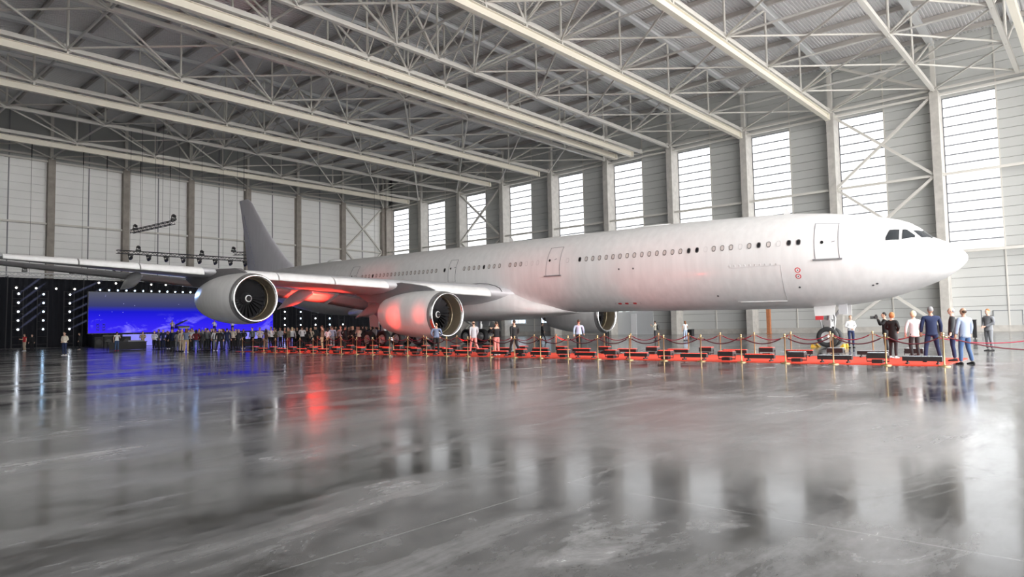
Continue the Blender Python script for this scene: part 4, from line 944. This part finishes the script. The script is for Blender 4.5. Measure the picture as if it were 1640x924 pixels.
def hair_mesh(pn, kind):
    k = ('hair', pn, kind)
    if k in _pc: return _pc[k]
    q = POSES[pn]; c, s = math.cos(q['turn']), math.sin(q['turn'])
    def H(x, y, z): return V3(x * c - y * s, q['lean'] - .012 + x * s + y * c, 1.635 + z)
    b = MB()
    def blob(y, z, rx, ry, rz, cut=None):
        rings = []
        for i in range(11):
            a = -PI / 2 + PI * i / 10; rr = max(.03, math.cos(a)); ring = []
            for t in [2 * PI * j / 16 for j in range(16)]:
                px, py, pz = rx * rr * math.cos(t), y + ry * rr * math.sin(t), z + rz * math.sin(a)
                if pz < .045 and py < -.02: py = -.02 + (py + .02) * .1
                ring.append(H(px, py, pz))
            rings.append(ring)
        b.loft(rings)
    if kind == 'short': blob(.014, .028, .081, .093, .1)
    elif kind == 'bob': blob(.016, .02, .1, .105, .125); 
    elif kind == 'long': blob(.016, .024, .088, .098, .108); blob(.06, -.11, .085, .055, .16)
    elif kind == 'bald': blob(.03, .0, .0765, .078, .06)
    _pc[k] = b.mesh('hair'); return _pc[k]
def face_mesh(pn):
    k = ('face', pn)
    if k in _pc: return _pc[k]
    q = POSES[pn]; c, s = math.cos(q['turn']), math.sin(q['turn'])
    def H(x, y, z): return V3(x * c - y * s, q['lean'] - .012 + x * s + y * c, 1.635 + z)
    b = MB()
    for e in (-1, 1): b.ball(H(e * .03, -.082, .008), .011, .008, .007, 6, 4); b.bar(H(e * .045, -.08, .03), H(e * .016, -.088, .03), .008, .008)
    b.bar(H(-.022, -.088, -.062), H(.022, -.088, -.062), .01, .008)
    _pc[k] = b.mesh('facial_features'); return _pc[k]
CLR = {'black': (.012, .012, .014), 'navy': (.012, .022, .075), 'charcoal': (.035, .037, .042), 'grey': (.19, .20, .22), 'light grey': (.42, .43, .46), 'white': (.78, .79, .82), 'cream': (.68, .62, .53), 'maroon': (.14, .012, .02), 'red': (.45, .02, .03),
       'khaki': (.44, .34, .2), 'beige': (.52, .43, .33), 'brown': (.16, .085, .045), 'olive': (.11, .10, .06), 'slate blue': (.15, .19, .29), 'pale blue': (.42, .52, .70), 'denim blue': (.05, .10, .22), 'bright blue': (.06, .2, .62), 'pink': (.75, .28, .25), 'dark green': (.02, .06, .055), 'ash blue': (.30, .35, .47),  # the pink cloth carries red floor light in its base colour
       'blond': (.72, .52, .30), 'pale blond': (.8, .66, .45), 'brown hair': (.06, .032, .018), 'dark hair': (.014, .011, .01), 'grey hair': (.26, .26, .27), 'red hair': (.42, .17, .06), 'auburn': (.2, .07, .025)}
def cl(c, rough=.8): return mat('cloth_' + c.replace(' ', '_'), CLR[c], rough)
SKIN = [mat('skin_light', (.62, .38, .28), .5), mat('skin_tan', (.45, .26, .18), .5), mat('skin_pale', (.70, .46, .36), .5)]
FACE = mat('facial_dark', (.08, .035, .03), .6)
BGM = {}
def person(x, y, phi, label, pn='stand', top=('shirt', 'white'), bot=('trousers', 'charcoal'), hair=('short', 'dark hair'), H=1.75, female=False, shoes='black', skin=0, z=0.0, group=None, near=False):
    t = thing('person', label, 'person', (x, y, z), math.radians(phi + 90), group); t.scale = (H / 1.75,) * 3
    obj('body', body_mesh(pn, female), SKIN[skin], t)
    obj(top[0] if top[0] != 'tee' else 't_shirt', top_mesh(pn, top[0], female), cl(top[1]), t)
    if bot: obj(bot[0], bottom_mesh(pn, bot[0]), cl(bot[1]), t)
    obj('shoes', shoe_mesh(pn), cl(shoes, .5), t)
    obj('hair', hair_mesh(pn, hair[0]), cl(hair[1], .7), t)
    if near: obj('facial_features', face_mesh(pn), FACE, t)
    return t
def at(px, py): v = on_ground(px, py); return v.x, v.y
AWAY, RIGHT, LEFTW, TOWARD = 41.7, -48.2, 131.8, 221.7
# the group at the right end of the carpet
person(28.0, 6.15, -20, 'woman in loose black top and grey trousers, white shoes, on the carpet', 'clasp', ('coat', 'black'), ('trousers', 'charcoal'), ('bob', 'red hair'), 1.68, True, 'white', 2, .025, near=True)
person(27.2, 5.3, 35, 'woman with curly blond hair in a white jacket on the carpet', 'talk', ('jacket', 'white'), ('trousers', 'charcoal'), ('bob', 'pale blond'), 1.70, True, 'beige', 2, .025, near=True)
person(25.95, 4.55, 25, 'grey-haired man in a navy suit seen from behind', 'wide', ('jacket', 'navy'), ('trousers', 'navy'), ('short', 'grey hair'), 1.83, skin=1, z=.025, near=True)
person(25.35, 3.55, 55, 'man in an ash blue blazer and blue jeans at the carpet end', 'wide', ('jacket', 'ash blue'), ('trousers', 'denim blue'), ('bald', 'brown hair'), 1.77, skin=1, near=True)
person(26.75, 4.08, 100, 'man in dark suit half hidden behind the ash blue blazer', 'stand', ('jacket', 'charcoal'), ('trousers', 'navy'), ('bald', 'grey hair'), 1.79, skin=2, z=.025, near=True)
person(36.0, 4.15, 140, 'young blond man in a grey suit standing at far right', 'clasp', ('jacket', 'grey'), ('trousers', 'grey'), ('short', 'red hair'), 1.84, skin=2, near=True)
cmx = person(31.4, 7.15, 110, 'photographer in black raising a camera behind the woman in black', 'camera', ('jacket', 'black'), ('trousers', 'black'), ('short', 'dark hair'), 1.76, near=True)
def hand_camera(x, y, z, phi, label, big=1.0):
    t = thing('camera_body', label, 'camera', (x, y, z), math.radians(phi + 90)); t.scale = (big,) * 3
    MB().box(-.08, .08, -.04, .04, -.05, .05).build('body', BLACK, t); MB().lathe([(.04, -.04), (.045, -.16), (.05, -.17)], 12, 'y', True).build('lens', BLACK, t); MB().box(-.03, .03, -.03, .03, .05, .09).build('flash', BLACK, t)
d = Vector((math.cos(math.radians(110)), math.sin(math.radians(110)), 0)); hand_camera(31.4 + d.x * .33, 7.15 + d.y * .33, 1.56, 110, 'black camera in the photographer\'s raised hands', 1.3)
person(39.0, 10.55, 215, 'woman in white shirt and navy trousers by the nose wheel', 'clasp', ('shirt', 'white'), ('trousers', 'navy'), ('short', 'red hair'), 1.72, True, skin=2, near=True)
# walkers beyond the ropes
x, y = at(1098, 545.5); person(x, y, 60, 'long-haired woman in pale blue beyond the ropes', 'talk', ('tee', 'white'), ('trousers', 'pale blue'), ('long', 'auburn'), 1.72, True, 'charcoal')
x, y = at(1050, 546); pk = person(x, y, 100, 'man in cream shirt with a black backpack', 'phone', ('shirt', 'cream'), ('trousers', 'charcoal'), ('short', 'dark hair'), 1.78)
d = Vector((math.cos(math.radians(100)), math.sin(math.radians(100)), 0)); bp = thing('backpack', 'black backpack worn by the man in cream shirt', 'backpack', (x - d.x * .24, y - d.y * .24, 1.2), math.radians(190))
MB().loft([[(rx * math.cos(t), .09 * s_ * math.sin(t) + .03, z_) for t in [2 * PI * j / 14 for j in range(14)]] for z_, rx, s_ in ((-.25, .12, .8), (-.2, .16, 1.1), (.05, .16, 1.1), (.2, .12, .8), (.24, .06, .4))]).build('bag', BLACK, bp); MB().tube([(-.09, 0, .2), (-.1, -.3, .18), (-.09, -.1, -.2)], .02, 5).build('strap', BLACK, bp)
x, y = at(973, 546); person(x, y, 20, 'man in dark green suit beyond the ropes near the far engine', 'phone', ('jacket', 'dark green'), ('trousers', 'black'), ('short', 'dark hair'), 1.76)
x, y = 31.8, 23.2; person(x, y, 30, 'man in pale blue shirt and black trousers walking behind the ropes', 'walk', ('shirt', 'pale blue'), ('trousers', 'black'), ('short', 'brown hair'), 1.80)
x, y = at(869, 549); person(x, y, -60, 'man in black suit and white shirt striding far behind the ropes', 'walk', ('jacket', 'black'), ('trousers', 'black'), ('short', 'dark hair'), 1.80)
person(25.6, 22.7, 75, 'man in black jacket stepping on the carpet', 'walk', ('jacket', 'black'), ('trousers', 'black'), ('short', 'brown hair'), 1.78, z=.025)
person(25.4, 23.75, 80, 'woman in black jacket and trousers coloured as red-lit pink on the carpet', 'phone', ('shirt', 'black'), ('trousers', 'pink'), ('short', 'brown hair'), 1.72, True, 'white', z=.025)  # red light on the trousers is put into their cloth colour
person(30.2, 28.2, 150, 'person in olive jacket bending over a camera behind the ropes', 'phone', ('jacket', 'olive'), ('trousers', 'khaki'), ('long', 'auburn'), 1.74, True)
person(27.2, 27.2, 70, 'man in light grey jacket and trousers coloured as pink-lit on the carpet', 'walk', ('jacket', 'light grey'), ('trousers', 'pink'), ('bald', 'brown hair'), 1.80, shoes='brown', z=.025)  # pink of the trousers is painted-in glow from the red floor lights
person(25.4, 28.35, 45, 'man in slate blue shirt and black trousers, near the inboard engine', 'pocket', ('shirt', 'slate blue'), ('trousers', 'black'), ('bald', 'brown hair'), 1.74, z=.025)
person(27.2, 42.6, 140, 'man in brown shirt and khaki trousers at the carpet side', 'stand', ('shirt', 'brown'), ('trousers', 'khaki'), ('short', 'brown hair'), 1.80, shoes='white', z=.025)
# loners at left
x, y = at(39, 562.5); person(x, y, 200, 'person in red top and beige trousers before the black curtain', 'talk', ('tee', 'red'), ('trousers', 'beige'), ('short', 'brown hair'), 1.72, shoes='white')
person(x + .9, y + 1.2, 230, 'person in black just behind the one in red', 'stand', ('jacket', 'black'), ('trousers', 'black'), ('short', 'brown hair'), 1.66)
x, y = at(103, 569.5); person(x, y, 215, 'woman in white blouse and dark jeans alone at left', 'clasp', ('shirt', 'cream'), ('trousers', 'navy'), ('short', 'dark hair'), 1.74, True, 'white')
x, y = at(127, 560); person(x, y, 160, 'person all in black beside the speaker stack', 'stand', ('jacket', 'black'), ('trousers', 'black'), ('short', 'dark hair'), 1.74, shoes='beige')
x, y = at(187, 562); person(x, y, 60, 'man in white top and blue trousers at the equipment desk', 'talk', ('tee', 'white'), ('trousers', 'denim blue'), ('short', 'dark hair'), 1.72, shoes='red')
x, y = at(228.5, 558.8); person(x, y, 240, 'person in khaki overalls right of the equipment desk', 'clasp', ('jacket', 'khaki'), ('trousers', 'khaki'), ('short', 'dark hair'), 1.74)
# performers on the stage
person(36.9, 93.4, 250, 'performer in beige top beside the grand piano on stage', 'talk', ('shirt', 'beige'), ('trousers', 'black'), ('long', 'dark hair'), 1.74, True, z=1.5)
person(42.6, 93.6, 235, 'singer in white top on the stage', 'talk', ('shirt', 'white'), ('trousers', 'black'), ('long', 'brown hair'), 1.74, True, z=1.5)
person(45.2, 93.6, 235, 'musician in white shirt on stage under the outboard engine', 'clasp', ('shirt', 'white'), ('trousers', 'charcoal'), ('short', 'dark hair'), 1.74, z=1.5)
# the crowd: pixel x, foot y, facing, clothes
crowd = [(247, 559.5, 230, 'clasp', ('shirt', 'white'), 'black'), (254, 559, 200, 'stand', ('jacket', 'grey'), 'charcoal'), (261, 559.8, 215, 'pocket', ('jacket', 'navy'), 'navy'), (276, 561.5, 250, 'stand', ('jacket', 'navy'), 'charcoal'), (284, 561.8, 120, 'clasp', ('jacket', 'grey'), 'grey'),
         (291, 562.5, 60, 'stand', ('shirt', 'cream'), 'beige'), (298, 563.8, 45, 'stand', ('tee', 'slate blue'), 'khaki'), (307, 561, 200, 'talk', ('shirt', 'white'), 'charcoal'), (314, 562.3, 50, 'pocket', ('shirt', 'maroon'), 'denim blue'), (324, 561.5, 120, 'clasp', ('jacket', 'charcoal'), 'charcoal'),
         (332, 561, 40, 'stand', ('shirt', 'grey'), 'charcoal'), (338.5, 560.5, 210, 'clasp', ('jacket', 'black'), 'black'), (345, 561, 60, 'talk', ('shirt', 'white'), 'grey'), (351, 562.8, 45, 'wide', ('jacket', 'black'), 'black'), (358, 559.5, 100, 'stand', ('shirt', 'pale blue'), 'charcoal'), (363.5, 560.8, 60, 'wide', ('jacket', 'navy'), 'navy'),
         (373, 559, 215, 'clasp', ('shirt', 'cream'), 'black'), (382, 558.5, 200, 'stand', ('jacket', 'charcoal'), 'charcoal'), (390, 557.5, 230, 'clasp', ('jacket', 'black'), 'black'), (404, 556.5, 210, 'stand', ('shirt', 'grey'), 'black'), (416, 558, 215, 'clasp', ('shirt', 'cream'), 'black'), (426, 557.5, 40, 'stand', ('jacket', 'brown'), 'beige'), (434, 558, 200, 'clasp', ('shirt', 'white'), 'black'),
         (441.5, 556.5, 40, 'stand', ('shirt', 'olive'), 'charcoal'), (449, 557, 215, 'clasp', ('shirt', 'light grey'), 'black'), (456, 556, 230, 'stand', ('jacket', 'black'), 'black'), (461.5, 558.5, 210, 'phone', ('shirt', 'olive'), 'maroon'), (468, 556, 50, 'stand', ('shirt', 'white'), 'black'), (476, 555.5, 210, 'clasp', ('jacket', 'black'), 'black'), (484, 556.5, 60, 'clasp', ('shirt', 'white'), 'black'),
         (491.5, 556, 220, 'stand', ('jacket', 'black'), 'black'), (498, 556, 30, 'clasp', ('shirt', 'beige'), 'charcoal'), (506, 555.5, 210, 'stand', ('jacket', 'charcoal'), 'black'), (525, 557.5, 50, 'clasp', ('shirt', 'white'), 'black'), (532.5, 557, 40, 'stand', ('shirt', 'pale blue'), 'light grey'), (540, 555.5, 60, 'stand', ('jacket', 'brown'), 'black'), (545.5, 557.2, 210, 'phone', ('shirt', 'light grey'), 'charcoal'), (553, 558, 45, 'pocket', ('shirt', 'black'), 'black'),
         (559, 555, 220, 'clasp', ('jacket', 'charcoal'), 'black'), (565, 556.5, 200, 'clasp', ('jacket', 'black'), 'black'), (575, 556.8, 215, 'phone', ('shirt', 'cream'), 'maroon'), (581, 555, 50, 'stand', ('jacket', 'charcoal'), 'black'), (588, 554.5, 210, 'stand', ('shirt', 'grey'), 'black'), (594, 554, 215, 'clasp', ('jacket', 'black'), 'black'), (600, 554.5, 200, 'stand', ('shirt', 'light grey'), 'black'), (607, 554, 220, 'clasp', ('jacket', 'navy'), 'black'), (614, 554, 210, 'stand', ('jacket', 'charcoal'), 'black'),
         (270, 558, 220, 'stand', ('jacket', 'black'), 'black'), (304, 559.3, 210, 'stand', ('jacket', 'charcoal'), 'black'), (319, 559, 200, 'clasp', ('shirt', 'grey'), 'black'), (329, 558.6, 230, 'stand', ('jacket', 'black'), 'black'), (342, 558.5, 215, 'stand', ('shirt', 'beige'), 'black'), (355, 558, 225, 'clasp', ('jacket', 'brown'), 'black'), (368, 557.8, 205, 'stand', ('shirt', 'light grey'), 'charcoal'), (378, 557, 215, 'clasp', ('jacket', 'black'), 'black')]
for k in range(30):                                   # a second, darker rank behind
    px = 268 + k * 5.3 if k < 14 else 428 + (k - 14) * 11.2
    crowd.append((px + 2.4 * math.sin(k * 2.3), (557.6 if k < 14 else 554.9) - .35 * (k % 3), 205 + 14 * (k % 4), ('stand', 'clasp', 'pocket')[k % 3], [('jacket', 'black'), ('jacket', 'charcoal'), ('shirt', 'grey'), ('jacket', 'navy'), ('shirt', 'black')][k % 5], ('black', 'charcoal')[k % 2]))
hk = ['dark hair', 'brown hair', 'grey hair', 'brown hair', 'blond', 'dark hair', 'auburn']
crowd.sort()
seen = {}
taken = []
for k, (px, py, phi, pn, tp, bt) in enumerate(crowd):
    x, y = at(px, py + .9)
    for _ in range(8):
        if any(math.hypot(x - a, y - b) < .62 for a, b in taken): v = ray(px, 540); n_ = math.hypot(v.x, v.y); x += v.x / n_ * .5; y += v.y / n_ * .5
    taken.append((x, y))
    fem = (k * 7) % 5 in (1, 3); hp = hk[k % 7]
    where = 'by the screen' if px < 425 else 'beyond the carpet'
    wear = {'jacket': 'jacket', 'shirt': 'shirt', 'tee': 't-shirt'}[tp[0]]
    key = (tp[1], wear, bt, where); seen[key] = seen.get(key, 0) + 1
    base = 'person in %s %s and %s trousers in crowd %s' % (tp[1], wear, bt, where)
    if sum(1 for c in crowd if c[4] == tp and c[5] == bt and ((c[0] < 425) == (px < 425))) > 1: base += ', %s from left' % ordn(seen[key] - 1)
    person(x, y, phi + random.uniform(-25, 25), base, pn, tp, ('trousers', bt), ('long' if fem else 'short', hp), 1.68 + .05 * ((k * 3) % 4) + (0 if fem else .06), fem, 'white' if k % 9 == 4 else 'black', k % 3, group='crowd of guests')
